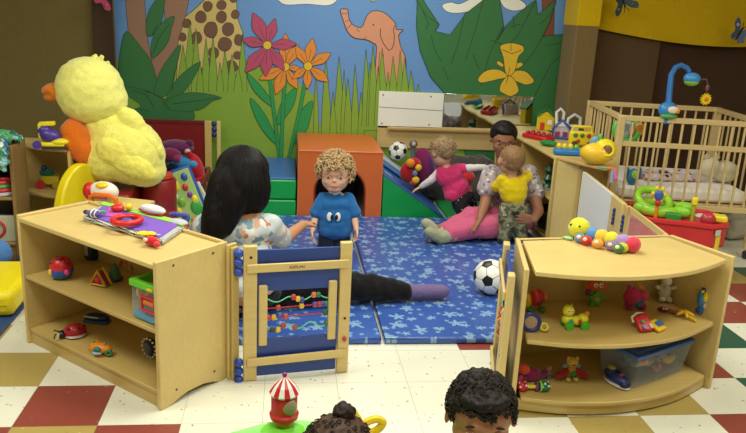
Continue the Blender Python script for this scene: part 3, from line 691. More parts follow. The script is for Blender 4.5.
# second low mat strip between ramp and long shelf
t = thing('floor_cushion', 'dark grey fleece blanket pad along wall under the wooden mirror board', 'blanket', (1.44, 6.02, 0))
flesh('fleece', [('k', (-.30, 0, .14), .13, (.26, 0, .16), .15), ('k', (-.22, .02, .28), .10, (.24, .02, .28), .12)], 'ps:4a4442', t, .015, 3, .03, .08)

# ---- mirror board on the wall
MR = thing('mirror', 'long wall mirror with white left panel above a pine board and rail', 'mirror', (1.33, WY-.002, 0))
def mirror_mat():
    m, nt, p = nodes('mirror_acrylic'); p.inputs['Base Color'].default_value = lin('d8dcd8'); p.inputs['Metallic'].default_value = 1; p.inputs['Roughness'].default_value = .04
    n = N(nt, 'ShaderNodeTexNoise', Scale=3.0); nt.links.new(coords(nt), n.inputs['Vector']); bump(nt, p, n.outputs[0], .25, .02); return m
part('board', 'wd:cdb077', [('b', (0, -.010, .515), (1.09, .02, .19))], MR, .003)
wpn = part('white_panel', 'pl:eceae4', [('b', (-.265, -.012, .745), (.56, .016, .31))], MR, .002, label='white panel')
part('groove', 'pl:9a9484', [('b', (-.265, -.0205, .76), (.55, .002, .006), (0, 1.5, 0))], wpn)
for x in (-.51, -.10):
    for z in (.87, .63): part('bolt', 'mt:505050', [('c', (x, -.024, z), (x, -.019, z), .006)], wpn)
part('mirror_sheet', mirror_mat(), [('b', (.412, -.012, .745), (.786, .012, .31))], MR, .002)
part('grab_rail', 'wd:c9a566', [('b', (.03, -.055, .595), (.99, .03, .022)), ('b', (-.42, -.03, .595), (.03, .05, .022)), ('b', (.48, -.03, .595), (.03, .05, .022))], MR, .004)

# ---- left background: quarter round shelf, dark bookshelf, red chair, cushions
QS = thing('corner_shelf', 'quarter-round wooden corner shelf with two toy vehicles, left of duck', 'shelf', (-1.305, 4.88, 0))
def qr(r, n=12, s=1): return [(0, 0)]+[(-r*math.cos(a), -r*math.sin(a)) for a in [math.pi/2*i/n for i in range(n+1)]]
for z in (.655, .36, .05): part('shelf_board', WOOD2 if z < .6 else WOOD, [('p', qr(.36), z-.02, z)], QS, .005)
part('back_panel', WOOD2, [('b', (-.18, .009, .32), (.36, .016, .64))], QS, .003); part('side_panel', WOOD2, [('b', (.009, -.17, .32), (.016, .36, .64))], QS, .003)
BS = thing('bookcase', 'dark wooden open bookcase at the left edge of the picture', 'bookcase', (-1.825, 4.33, 0), 4)
for x in (-.30, .30): part('side_panel', 'wd:8a6c42', [('b', (x, 0, .36), (.02, .28, .72))], BS, .003)
for z in (.71, .42, .15): part('shelf_board', 'wd:9a7a4a', [('b', (0, 0, z), (.578, .275, .018))], BS, .003)
part('back_panel', 'wd:3a2c20', [('b', (0, .135, .36), (.578, .008, .68))], BS)
part('plinth', 'wd:8a6c42', [('b', (0, -.12, .07), (.578, .02, .14))], BS)
RCH = thing('foam_chair', 'red cube chair with rounded yellow side under the giant duck', 'chair', (-1.07, 4.74, 0), 0)
part('seat', 'pl:8f1d1f', [('b', (-.02, .0, .19), (.28, .36, .36))], RCH, .02)
yp = [(-.21, 0), (.18, 0), (.20, .2), (.19, .38), (.15, .50), (.07, .56), (-.03, .55), (-.12, .48), (-.18, .36), (-.21, .2)]
part('side_panel', 'pl:e8d318', [('p', [tuple(p) for p in crom(yp[1:-0] if 0 else yp, 3)], -.03, .03, (-.185, -.23, 0), (90, 0, 68))], RCH, .012, label='yellow rounded side panel')
RB = thing('foam_cylinder', 'dark red vinyl cylinder with a seam, right of the duck', 'cylinder', (-.835, 4.90, 0))
part('drum', 'vy:8c2020', [('l', (0, 0, 0), [(.11, 0), (.118, .01), (.118, .19), (.112, .2), (.118, .21), (.118, .39), (.11, .40)])], RB)
RBN = thing('toy_bin', 'low dark red bin heaped with plush toys in front of the mural', 'bin', (-.90, 5.42, 0))
part('wall', 'pl:6b1a1c', [('b', (0, -.26, .16), (.66, .03, .32)), ('b', (0, .26, .16), (.66, .03, .32)), ('b', (-.32, 0, .16), (.03, .5, .32)), ('b', (.32, 0, .16), (.03, .5, .32))], RBN, .01)
part('base', 'pl:4b1416', [('b', (0, 0, .12), (.62, .5, .22))], RBN)
RG = thing('red_panel_gate', 'wooden framed gate with dark red panel against the mural behind the duck', 'gate', (-1.34, 6.08, 0))
part('red_panel', 'pl:7d2023', [('b', (.36, 0, .33), (.66, .008, .54))], RG); part('post', WOOD2, [('b', (.715, -.004, .31), (.055, .03, .62))], RG, .004)
part('post', WOOD2, [('b', (.0, -.004, .31), (.05, .03, .62))], RG, .004); part('post', WOOD, [('b', (.80, 0, .31), (.03, .03, .62))], RG, .004)
part('top_rail', 'pl:6b2420', [('b', (.36, 0, .605), (.66, .022, .03))], RG, .003)
for z in (.55, .14): part('hinge', 'pl:22306e', [('s', (.763, -.004, z+dz), .022) for dz in (-.045, 0, .045)], RG, label='stack of three blue balls')
WB = thing('toy_stand', 'small wooden cabinet behind the left shelf, carrying a toy telephone', 'cabinet', (-.93, 4.02, 0), -20)
part('carcass', WOOD2, [('b', (0, 0, .22), (.34, .24, .44))], WB, .004); part('top', WOOD, [('b', (0, 0, .45), (.36, .26, .02))], WB, .004)
YC = thing('floor_cushion', 'thick bright yellow vinyl floor cushion at the left edge', 'cushion', (-1.74, 3.72, 0), 2)
part('pad', 'vy:f0dc10', [('b', (0, 0, .075), (.86, .50, .13))], YC, .035); part('seam', 'vy:c8b408', [('t', [(-.40, -.250, .075), (.40, -.250, .075)], .004)], YC)
BC = thing('floor_cushion', 'light blue beanbag cushion behind the yellow floor cushion', 'cushion', (-1.70, 4.08, 0), 0)
flesh('pillow', [('s', (-.06, 0, .11), (.24, .09, .11)), ('s', (.05, .0, .13), (.15, .08, .10))], 'fb:4f7fc0', BC, .012, 4, .012, .07)
DC = thing('floor_cushion', 'navy blue cushion right of the light blue beanbag', 'cushion', (-1.36, 4.10, 0), 0)
flesh('pillow', [('s', (0, 0, .09), (.13, .09, .09))], 'fb:22305c', DC, .012, 4, .012, .07)
BM = thing('play_mat', 'plain blue floor mat corner beneath the yellow cushion', 'mat', (-1.85, 3.75, 0), 0)
part('pad', 'vy:2a4a80', [('b', (0, 0, .005), (1.1, .95, .008))], BM)

# ================================================================== TOYS
ZLT, ZLM, ZLB, ZRT, ZRM, ZRB, ZAT = .5985, .3315, .0745, .6105, .3205, .0705, .6485
def loc_z(x, y, z): v = at_z(x, y, z); return (v.x, v.y, z)
def check_mat(name, a, b, sc):
    m, nt, p = nodes(name); c = N(nt, 'ShaderNodeTexChecker', Scale=sc); nt.links.new(coords(nt), c.inputs[0])
    c.inputs[1].default_value = lin(a); c.inputs[2].default_value = lin(b); nt.links.new(c.outputs[0], p.inputs['Base Color']); p.inputs['Roughness'].default_value = .7; return m
CHK = check_mat('checked_cloth', '101012', 'f0f0ee', 130.0)
def dots(c, r, n, rad, zs=1, seed=1):
    """small flattened spots spread over the upper part of a ball"""
    q = random.Random(seed); out = []
    for i in range(n):
        a = 2*math.pi*i*.618; t = math.asin(.05+.9*(i+.5)/n)
        out.append(('s', (c[0]+r*math.cos(t)*math.cos(a), c[1]+r*math.cos(t)*math.sin(a), c[2]+r*zs*math.sin(t)), rad))
    return out
def eyes(x, y, z, r, gap, nm='eye'):
    return [(nm, 'pl:f4f4f0', [('s', (x+gap*s, y, z), (r, r*.6, r*1.2))], [('pupil', 'pl:101010', [('s', (x+gap*s, y-r*.45, z), (r*.5, r*.35, r*.6))])]) for s in (-1, 1)]

# --- activity quilt on the left shelf, built from its four corners
def quilt():
    c = [at_z(px, py, ZLT) for px, py in ((83, 221), (163, 246), (187, 229), (104, 208))]
    o = sum(c, Vector())/4; P = [(p.x-o.x, p.y-o.y) for p in c]
    t = thing('activity_quilt', 'purple cloth activity quilt with checked edge and red ring lying on the left shelf', 'baby toy', (o.x, o.y, ZLT+.001))
    sc = lambda k: [(x*k, y*k) for x, y in P]
    part('pad', CHK, [('p', sc(1), 0, .022)], t, .006, label='black and white checked border')
    part('top_cloth', 'fb:7a52c0', [('p', sc(.90), .0225, .027)], t, .002)
    part('green_flap', 'fb:9ccf4c', [('p', [P[3], P[2], tuple(Vector(P[2])*.8+Vector(P[1])*.2), tuple(Vector(P[3])*.8+Vector(P[0])*.2)], .024, .031)], t)
    part('pink_flap', 'fb:c050b0', [('p', [tuple(Vector(P[0])*.55), tuple(Vector(P[0])*.1), tuple(Vector(P[3])*.45), tuple(Vector(P[3])*.75)], .027, .031)], t)
    x, y = (at_z(127, 224, .63)-o).xy
    r = part('ring', 'pl:d02428', [('o', (x, y, .048), .056, .013)], t); part('ring_centre', 'pl:3a5fb8', [('s', (x, y, .042), (.026, .026, .014))], r)
    x, y = (at_z(147, 236, .62)-o).xy
    part('butterfly', 'fb:f0d028', [('s', (x-.02, y, .034), (.026, .014, .006), (0, 0, 40)), ('s', (x+.02, y-.005, .034), (.026, .014, .006), (0, 0, -50)), ('s', (x, y-.02, .034), (.022, .01, .006), (0, 0, 10))], t)
    x, y = (at_z(172, 220, .63)-o).xy
    part('grey_pocket', 'fb:b9b9c4', [('s', (x+.03, y-.02, .028), (.05, .03, .012), (0, 0, -42))], t)
    return t
quilt()
def at_shelf(px, py, z): return loc_z(px, py, z)
toy('cloth_bug', 'striped navy and purple cloth bug at the left end of the activity quilt', 'baby toy', loc_z(94, 217, ZLT+.028), -30, [
    ('body', 'ps:5a4a98', [('s', (0, 0, .016), (.040, .020, .014))]), ('head', 'ps:28283c', [('s', (-.045, .005, .014), (.018, .012, .010))]),
    ('stripe', 'ps:e8e8ea', [('o', (.0, 0, .016), .017, .004, (0, 90, 0)), ('o', (.018, 0, .016), .016, .003, (0, 90, 0))]), ('leaf_wing', 'ps:48a048', [('s', (.02, .03, .02), (.02, .012, .006))])])
toy('cloth_book', 'white soft cloth book with red hem at the back of the quilt', 'book', loc_z(153, 214, ZLT+.03), -38, [
    ('pages', 'fb:dedcdc', [('s', (0, 0, .022), (.075, .030, .020))]), ('hem', 'fb:b83040', [('t', [(-.07, -.012, .012), (0, -.03, .008), (.07, -.012, .012)], .005)])])
toy('cloth_bow', 'dark purple knotted cloth bow at the right corner of the quilt', 'baby toy', loc_z(179, 218, ZLT+.028), -20, [
    ('bow', 'ps:4a3c98', [('s', (-.022, 0, .014), (.024, .014, .012), (0, 0, 20)), ('s', (.022, 0, .014), (.024, .014, .012), (0, 0, -20))]), ('knot', 'ps:3a58b0', [('s', (0, 0, .016), .011)])])
toy('fish_rattle', 'small red plush fish on the front edge of the left shelf', 'baby toy', loc_z(150, 247, ZLT), -40, [
    ('body', 'ps:c8202c', [('s', (0, .01, .022), (.036, .022, .020))]), ('fin', 'ps:d84048', [('s', (.035, .005, .018), (.016, .012, .012))]), ('cheek', 'ps:e8c8c0', [('s', (-.012, -.012, .03), (.012, .008, .008))]), ('cord', 'fb:e8e8e0', [('t', [(-.03, .02, .02), (-.04, .05, .03), (-.02, .07, .03)], .003)])])
toy('toy_telephone', 'white, red and orange toy telephone on the small cabinet behind the left shelf', 'toy telephone', loc_z(105, 203, .4605), -12, [
    ('body', 'pl:ece8e0', [('s', (-.01, .01, .062), (.085, .05, .056))]), ('red_end', 'pl:cc2420', [('s', (-.085, .01, .06), (.038, .045, .05))]), ('dial', 'pl:f0d020', [('s', (-.005, -.012, .100), (.036, .03, .018))]),
    ('handle', 'pl:e87420', [('t', [(-.05, -.05, .01), (-.055, -.05, .045), (-.03, -.055, .058), (.05, -.055, .058), (.085, -.05, .04), (.085, -.05, .01)], .014)]),
    ('picture', 'pp:8fc8e8', [('b', (.005, -.052, .026), (.07, .01, .036), (-15, 0, 0))], [('rainbow', 'pl:e05048', [('b', (.005, -.058, .034), (.066, .006, .008), (-15, 0, 0))]), ('rainbow', 'pl:e8d840', [('b', (.005, -.060, .022), (.066, .006, .007), (-15, 0, 0))])]),
    ('foot', 'pl:e87420', [('s', (.09, -.03, .012), (.02, .02, .012))])])
toy('squeeze_ball', 'small red and yellow ball at the back right of the left shelf top', 'ball', loc_z(118, 212, ZLT+.03), 0, [('ball', 'pl:cc2828', [('s', (0, 0, .018), (.03, .024, .018))]), ('tip', 'pl:f0cc20', [('s', (.045, .015, .02), .016)])])
# --- left shelf, middle board
toy('shape_ball', 'red, yellow and blue shape-sorter ball on the middle board of the left shelf', 'ball', loc_z(62, 278, ZLM), 0, [
    ('shell', 'pl:c82430', [('s', (0, 0, .052), .05)]), ('band', 'pl:2a4fb0', [('l', (0, 0, .036), [(.044, -.02), (.052, 0), (.051, .012), (.045, .014)])]),
    ('panel', 'pl:f0c820', [('s', (-.034, -.028, .038), (.014, .014, .016))]), ('panel', 'pl:e84090', [('s', (.030, -.034, .04), (.014, .012, .014))]), ('base', 'pl:2c7f50', [('l', (0, 0, 0), [(.02, .0), (.034, .006), (.038, .016), (.03, .02)])]),
    ('hole', 'pl:5c1018', [('o', (0, -.012, .098), .015, .004), ('o', (-.03, -.02, .082), .010, .003, (20, -40, 0)), ('o', (.03, -.02, .082), .010, .003, (20, 40, 0))])])
toy('toy_bottle', 'dark blue and white toy bottle deep inside the middle of the left shelf', 'baby toy', loc_z(88, 258, ZLM), -42, [
    ('bottle', 'pl:26508f', [('b', (-.025, 0, .05), (.045, .05, .10))]), ('bottle_half', 'pl:1c3050', [('b', (.03, 0, .045), (.06, .05, .09))]), ('label', 'pp:c8c4b4', [('b', (.026, -.026, .05), (.028, .004, .05))])], bevel=.012)
toy('prism_toy', 'yellow framed pink triangle toy on the middle board of the left shelf', 'baby toy', loc_z(101, 285, ZLM), -25, [
    ('frame', 'pl:e8c030', [('t', [(-.038, -.02, .008), (.038, -.02, .008), (0, -.02, .072)], .007, True), ('t', [(-.038, .02, .008), (.038, .02, .008), (0, .02, .072)], .007, True)]),
    ('core', 'pl:b02868', [('p', [(-.036, .008), (.036, .008), (0, .068)], -.018, .018, (0, 0, 0), (90, 0, 0))]), ('spinner', 'pl:d83038', [('s', (0, -.022, .03), (.014, .006, .014))])])
toy('cone_toy', 'green and dark toy wedge beside the yellow framed triangle toy', 'baby toy', loc_z(115, 280, ZLM), -20, [
    ('wedge', 'pl:3a6b38', [('l', (0, 0, 0), [(.03, 0), (.03, .01), (.022, .04), (.008, .075), (.002, .08)])]), ('base_ring', 'pl:304070', [('o', (0, 0, .008), .03, .006)])])
toy('orange_monkey', 'small orange plush toy at the back of the left shelf behind the green box', 'plush toy', loc_z(130, 269, ZLM), -40, [
    ('body', 'ps:c8803a', [('s', (0, 0, .03), (.035, .025, .03))]), ('head', 'ps:d08c44', [('s', (.0, -.005, .07), (.026, .024, .022))]), ('arm', 'ps:b87030', [('k', (-.03, -.01, .04), .01, (-.045, -.02, .015), .009)]), ('arm', 'ps:b87030', [('k', (.03, -.01, .04), .01, (.045, -.02, .015), .009)])])
def activity_box():
    v = LS.matrix_world if False else None
    M = Matrix.Translation((-.68, 3.046, 0)) @ Matrix.Rotation(R(-41.7), 4, 'Z'); p = M @ Vector((.342, -.088, ZLM))
    t = thing('activity_box', 'clear toy box with green lid frame, blue base and red window on left shelf', 'baby toy', p, -41.7)
    part('base', 'pl:5a9cc8', [('b', (0, 0, .018), (.150, .135, .034))], t, .010)
    part('clear_side', 'cl:b8c8d0', [('b', (0, -.066, .085), (.142, .004, .11)), ('b', (-.073, 0, .085), (.004, .13, .11)), ('b', (.073, 0, .085), (.004, .13, .11)), ('b', (0, .066, .085), (.142, .004, .11))], t)
    part('lid_frame', 'pl:62c82c', [('b', (0, -.062, .150), (.165, .026, .030)), ('b', (0, .062, .150), (.165, .026, .030)), ('b', (-.070, 0, .150), (.026, .12, .030)), ('b', (.070, 0, .150), (.026, .12, .030))], t, .006)
    part('window_frame', 'pl:d82c30', [('t', [(-.01, -.071, .055), (.068, -.071, .055), (.068, -.071, .11), (-.01, -.071, .11)], .006, True)], t)
    part('roller', 'pl:d8782c', [('c', (.0, -.060, .085), (.06, -.060, .085), .014)], t)
    part('side_ring', 'pl:e8cc24', [('o', (-.077, -.01, .095), .026, .007, (90, 0, 90))], t)
    part('handle', 'pl:e8cc24', [('b', (.05, -.078, .150), (.03, .01, .010))], t, .002)
activity_box()
# --- left shelf, bottom board
toy('ladybug_toy', 'red and black ladybug pull toy on the bottom board of the left shelf', 'toy ladybug', loc_z(73, 336, ZLB), 25, [
    ('shell', 'pl:a81c26', [('s', (.01, 0, .022), (.052, .038, .036))], [('spot', 'pl:181012', [('s', (.01+.04*math.cos(a), -.03*math.sin(a), .046), (.008, .008, .004)) for a in (.4, 1.3, 2.4)])]),
    ('head', 'pl:141416', [('s', (-.045, 0, .018), (.020, .022, .018))]), ('skirt', 'pl:b8a8a0', [('l', (.01, 0, .0), [(.046, .004), (.05, .008), (.044, .014)])]),
    ('antenna', 'pl:181818', [('t', [(-.055, -.012, .028), (-.075, -.02, .03), (-.082, -.022, .012)], .003), ('t', [(-.055, .012, .028), (-.075, .02, .034)], .003)]), ('tag', 'pl:e0d0a8', [('b', (-.066, -.02, .02), (.012, .006, .03), (0, 20, 0))])])
toy('toy_airplane', 'small orange toy car with green nose on the bottom board of the left shelf', 'toy car', loc_z(101, 354, ZLB), -15, [
    ('body', 'pl:e88824', [('s', (0, 0, .028), (.052, .028, .022)), ('s', (-.03, .01, .04), (.02, .02, .016))]), ('nose', 'pl:2c7c6c', [('s', (-.002, -.026, .032), (.018, .012, .014))]), ('bumper', 'pl:90c0d8', [('s', (-.002, -.030, .018), (.022, .010, .007))]),
    ('wheel', 'pl:3f8448', [('o', (.044, -.016, .018), .010, .007, (90, 0, 20))]), ('wheel', 'pl:d85020', [('s', (.0, -.02, .010), (.014, .01, .010))]), ('roof_knob', 'pl:60a048', [('s', (-.03, .0, .056), .007), ('s', (.02, .0, .05), .007)])])
toy('blue_slipper', 'navy blue shoe-shaped toy deep on the bottom board of the left shelf', 'toy shoe', loc_z(97, 322, ZLB), -12, [
    ('upper', 'pl:1c2c5c', [('s', (0, 0, .024), (.062, .026, .022))]), ('sole', 'pl:2c5ca0', [('b', (0, 0, .007), (.12, .05, .012))], None, .005), ('trim', 'pl:c8ccd0', [('t', [(-.055, -.012, .03), (-.02, -.027, .034), (.02, -.026, .032)], .004)])])
toy('dotted_disc', 'black disc toy with white dotted rim at the right end of bottom board', 'baby toy', loc_z(151, 357, ZLB), -40, [
    ('disc', 'ps:202024', [('s', (0, 0, .045), (.045, .016, .045))]), ('centre', 'ps:585c64', [('s', (-.004, -.012, .045), (.024, .010, .024))]),
    ('rim_dot', 'pl:f0f0ec', [('s', (.042*math.cos(a*.4488), -.010, .045+.042*math.sin(a*.4488)), .0050) for a in range(14)])])

# --- right shelf top: caterpillar
def caterpillar():
    a, b = at_z(580, 240, ZRT), at_z(634, 253, ZRT); d = (b-a); L = d.length; an = math.degrees(math.atan2(d.y, d.x))
    t = thing('caterpillar_plush', 'long plush caterpillar with yellow head lying on top of the curved shelf', 'plush toy', (a.x, a.y, ZRT), an)
    t.scale = (1.13, 1.13, 1.13)
    r = .030
    part('head', 'ps:d8d83a', [('s', (-.01, .002, .046), (.043, .040, .042))], t)
    for x in (-.032, .004): part('eye', 'pl:181818', [('s', (x, -.030, .062), .0045)], t)
    for n, (c, x) in enumerate((('5a90c4', .045), ('e8c040', .082), ('d8d440', .122), ('a888c8', .165), ('d84058', .205))): part('segment', 'ps:'+c, [('s', (x, .004, .030), (.028, .032, .031))], t)
    for n, (c, x, y) in enumerate((('6c88b4', .015, -.038), ('c82830', .045, -.048), ('e8a03c', .092, -.052), ('9070b0', .140, -.040), ('507838', .172, -.050), ('c8c030', .18, -.03))):
        f = part('foot', 'ps:'+c, [('s', (x, y, .019), (.022, .018, .019))], t); part('foot_patch', 'ps:e8d8a0' if n % 2 else 'ps:e0e0d0', [('s', (x, y-.012, .026), (.009, .008, .008))], f)
    part('tag', 'fb:a8d890', [('s', (-.035, -.035, .008), (.02, .012, .006))], t)
caterpillar()
# --- right shelf middle board
toy('bird_toy', 'red plastic bird toy with yellow wing at the left of the curved shelf middle board', 'baby toy', loc_z(533, 311, ZRM), -5, [
    ('body', 'pl:c8282c', [('s', (.012, 0, .062), (.034, .03, .040))]), ('wing', 'pl:e0b828', [('s', (-.028, .0, .045), (.020, .022, .034))]), ('beak', 'pl:e8803a', [('s', (.044, -.008, .07), (.010, .012, .016))]),
    ('foot', 'pl:3c8c3c', [('s', (-.016, -.008, .013), (.018, .02, .013))]), ('foot', 'pl:3c8c3c', [('s', (.036, -.008, .013), (.018, .02, .013))]), ('belly', 'pl:782028', [('s', (.018, -.028, .05), (.012, .006, .014))])])
toy('mirror_rattle', 'round blue-rimmed mirror toy with yellow handle on the curved shelf', 'baby toy', loc_z(530, 331, ZRM), -6, [
    ('rim', 'pl:28307c', [('o', (0, 0, .038), .034, .009, (78, 0, 0))]), ('face', 'pl:a88c70', [('c', (0, .004, .038), (0, -.003, .039), .033)]), ('handle', 'pl:d8d048', [('o', (.055, -.004, .022), .014, .005, (60, 0, 0))])])
toy('caterpillar_car', 'yellow caterpillar toy car with green wheels on the curved shelf', 'toy car', loc_z(574, 327, ZRM), 2, [
    ('body', 'pl:e8dc2c', [('s', (-.028, 0, .034), (.030, .024, .022)), ('s', (.004, 0, .030), (.024, .022, .020)), ('s', (.034, .0, .036), (.024, .022, .024))]), ('head', 'pl:ecdf34', [('s', (-.034, -.002, .074), (.025, .023, .024))], [('feeler', 'pl:70a838', [('s', (-.045, 0, .100), .005), ('s', (-.024, 0, .100), .005)])]),
    ('tail_ball', 'pl:e0882c', [('s', (.048, 0, .060), .012)]), ('star', 'pl:28a0a8', [('s', (-.028, -.024, .036), (.010, .004, .010))]), ('spot', 'pl:d83030', [('s', (.012, -.022, .034), (.008, .004, .010))])] +
    [('wheel', 'pl:50c030', [('c', (x, y-.007, .017), (x, y+.007, .017), .017)]) for x in (-.034, .034) for y in (-.026, .026)] + eyes(-.034, -.022, .080, .006, .008))
toy('star_teether', 'orange plush crab toy sitting on a green star on the curved shelf', 'plush toy', loc_z(593, 305, ZRM), 0, [
    ('star', 'pl:54a834', [('p', [((.044 if i % 2 == 0 else .024)*math.sin(i*math.pi/5), (.044 if i % 2 == 0 else .024)*math.cos(i*math.pi/5)) for i in range(10)], -.008, .008, (.0, -.02, .038), (90, 0, 0))], [('centre', 'pl:c8a040', [('s', (0, -.030, .037), (.012, .005, .012))])]),
    ('head', 'ps:d85a28', [('s', (0, 0, .094), (.036, .028, .024))]), ('claw', 'ps:e06c34', [('s', (.042, -.004, .086), (.014, .012, .012))]), ('claw', 'ps:d85a28', [('s', (-.040, 0, .092), (.012, .012, .012))]), ('tail', 'ps:8c3c78', [('s', (-.034, .0, .062), (.012, .012, .016))])] + eyes(.002, -.024, .103, .009, .012))
toy('pink_hippo', 'round pink plush hippo on the middle board of the curved shelf', 'plush toy', loc_z(633, 309, ZRM), 0, [
    ('body', 'ps:c4386c', [('s', (-.010, 0, .060), (.044, .036, .042))]), ('snout', 'ps:cc4878', [('s', (.030, -.012, .068), (.026, .024, .026))]), ('foot', 'ps:a82c5c', [('s', (-.026, -.008, .018), (.022, .026, .018))]), ('foot', 'ps:a82c5c', [('s', (.036, -.008, .018), (.018, .024, .018))]),
    ('overalls', 'ps:3c6ca0', [('s', (.008, -.014, .036), (.028, .026, .020))]), ('ear', 'ps:b03060', [('s', (-.032, 0, .104), .011)]), ('bow', 'ps:e08438', [('s', (.018, 0, .106), (.018, .010, .012), (0, 30, 0))])])
toy('white_bear', 'small cream plush bear sitting between pink hippo and blue bottle toy', 'plush toy', loc_z(663, 301, ZRM), 0, [
    ('body', 'ps:d8ceba', [('s', (0, 0, .044), (.028, .024, .036)), ('s', (-.016, -.014, .014), (.016, .02, .014)), ('s', (.016, -.014, .014), (.016, .02, .014)), ('k', (-.024, -.004, .062), .010, (-.044, -.008, .072), .009), ('k', (.024, -.004, .062), .010, (.044, -.008, .070), .009)]),
    ('head', 'ps:dcd2be', [('s', (0, -.002, .096), (.026, .024, .024))], [('ear', 'ps:ccc0a8', [('s', (s*.020, 0, .118), .009)]) for s in (-1, 1)]), ('bow_tie', 'ps:c8c0a0', [('s', (0, -.022, .074), (.014, .006, .006))])])
toy('flower_figure', 'blue toy figure with yellow face standing at the right of the curved shelf', 'baby toy', loc_z(701, 313, ZRM), 15, [
    ('base', 'pl:2c6cb4', [('b', (0, 0, .014), (.046, .034, .026))], None, .008), ('body', 'pl:3c84c8', [('s', (0, 0, .055), (.023, .02, .040)), ('s', (-.022, 0, .075), (.009, .014, .034)), ('s', (.022, 0, .075), (.009, .014, .034))]), ('face', 'pl:f0dc28', [('s', (0, -.014, .082), (.019, .014, .026))]),
    ('apron', 'pl:d8d8d8', [('s', (.004, -.018, .042), (.017, .008, .016))]), ('cap', 'pl:1c4890', [('s', (0, 0, .112), (.016, .014, .012))]), ('ear', 'pl:f0dc28', [('s', (-.018, -.006, .106), .007), ('s', (.018, -.006, .106), .007)])])
toy('shape_book', 'red and yellow toy book with shape windows lying at the front of the curved shelf', 'toy book', loc_z(647, 330, ZRM), 12, [
    ('red_cover', 'pl:c81c24', [('b', (-.022, .002, .030), (.066, .07, .018), (38, 0, 0)), ('s', (-.004, .028, .05), (.028, .016, .014))], None, .006), ('yellow_page', 'pl:f0c820', [('b', (.042, -.006, .018), (.058, .060, .014), (20, 0, 22))], None, .004), ('ring_handle', 'pl:e8e4dc', [('t', [(-.058, .02, .032), (-.062, .03, .05), (-.03, .04, .062), (.0, .035, .06)], .005)]),
    ('green_tile', 'pl:3ca050', [('b', (-.032, -.004, .042), (.013, .013, .006), (38, 0, 0))]), ('blue_tile', 'pl:3c68c8', [('b', (-.036, -.024, .026), (.012, .012, .006), (38, 0, 0))]), ('blue_tile', 'pl:2c6cb8', [('b', (.052, -.006, .028), (.036, .026, .006), (20, 0, 22))]), ('arrow', 'pl:f4f0ec', [('b', (.0, -.02, .028), (.010, .02, .005), (38, 0, 30))])])
toy('clown_rattle', 'dark red and brown rattle lying behind the red shape book', 'rattle', loc_z(668, 313, ZRM), -15, [
    ('head', 'pl:78182c', [('s', (-.022, 0, .014), (.026, .016, .012))], [('eye', 'pl:e8e4dc', [('s', (-.024, -.010, .022), .005), ('s', (-.012, -.010, .022), .005)])]), ('stick', 'pl:9c5838', [('k', (.0, 0, .012), .009, (.045, -.012, .010), .010)])])
toy('yellow_flower_rattle', 'yellow star-shaped rattle lying by the blue figure on curved shelf', 'rattle', loc_z(684, 317, ZRM), -30, [
    ('petal', 'pl:e8bc28', [('s', (.020*math.cos(a*1.2566), .020*math.sin(a*1.2566), .020), (.022, .008, .008), (0, 20, a*72)) for a in range(5)]), ('centre', 'pl:d09820', [('s', (0, 0, .026), .010)]), ('handle', 'pl:e8bc28', [('k', (.02, -.02, .012), .007, (.045, -.040, .008), .007)])])
# --- right shelf bottom board
toy('tangle_plush', 'orange and magenta plush crab heap at the left of the bottom board', 'plush toy', loc_z(527, 384, ZRB), 0, [
    ('body', 'ps:8c2458', [('s', (.022, .03, .030), (.045, .030, .030)), ('s', (-.02, .03, .02), (.03, .03, .02))]), ('orange_part', 'ps:c44828', [('s', (-.016, .015, .060), (.026, .022, .026))]), ('arm', 'ps:7c2c64', [('k', (.04, .02, .02), .014, (.085, .03, .034), .014)]), ('arm', 'ps:b0486c', [('k', (-.03, 0, .03), .010, (-.045, -.02, .012), .010)])])
toy('grey_doll', 'tiny grey and pink doll between magenta plush and yellow bear', 'doll', loc_z(548, 377, ZRB), 20, [
    ('body', 'ps:8c8c94', [('s', (0, 0, .018), (.014, .012, .018)), ('k', (-.008, -.004, .01), .006, (-.014, -.016, .006), .005), ('k', (.008, -.004, .01), .006, (.014, -.016, .006), .005)]), ('head', 'ps:c87884', [('s', (-.002, 0, .042), .012)])])
toy('yellow_bear', 'small yellow and red plush bear on the bottom board of the curved shelf', 'plush toy', loc_z(570, 379, ZRB), 0, [
    ('body', 'ps:b89038', [('s', (0, 0, .040), (.022, .02, .028))]), ('head', 'ps:c8a43c', [('s', (0, -.002, .082), (.025, .022, .021)), ('s', (-.018, 0, .098), .008), ('s', (.018, 0, .098), .008)], [('muzzle', 'ps:a83828', [('s', (0, -.018, .076), (.012, .008, .006))])]),
    ('sleeve', 'ps:a0242c', [('k', (-.02, -.004, .04), .014, (-.058, -.012, .024), .016)]), ('sleeve', 'ps:a0242c', [('k', (.02, -.004, .04), .014, (.062, -.006, .020), .016)]), ('wing', 'ps:7c8ca0', [('s', (-.028, .004, .060), (.014, .006, .010)), ('s', (.028, .004, .060), (.014, .006, .010))]),
    ('bib', 'ps:3c8448', [('s', (.002, -.018, .034), (.014, .008, .012))]), ('foot', 'ps:c8b84c', [('s', (-.018, -.022, .010), (.012, .014, .010)), ('s', (.016, -.022, .010), (.012, .014, .010))])])
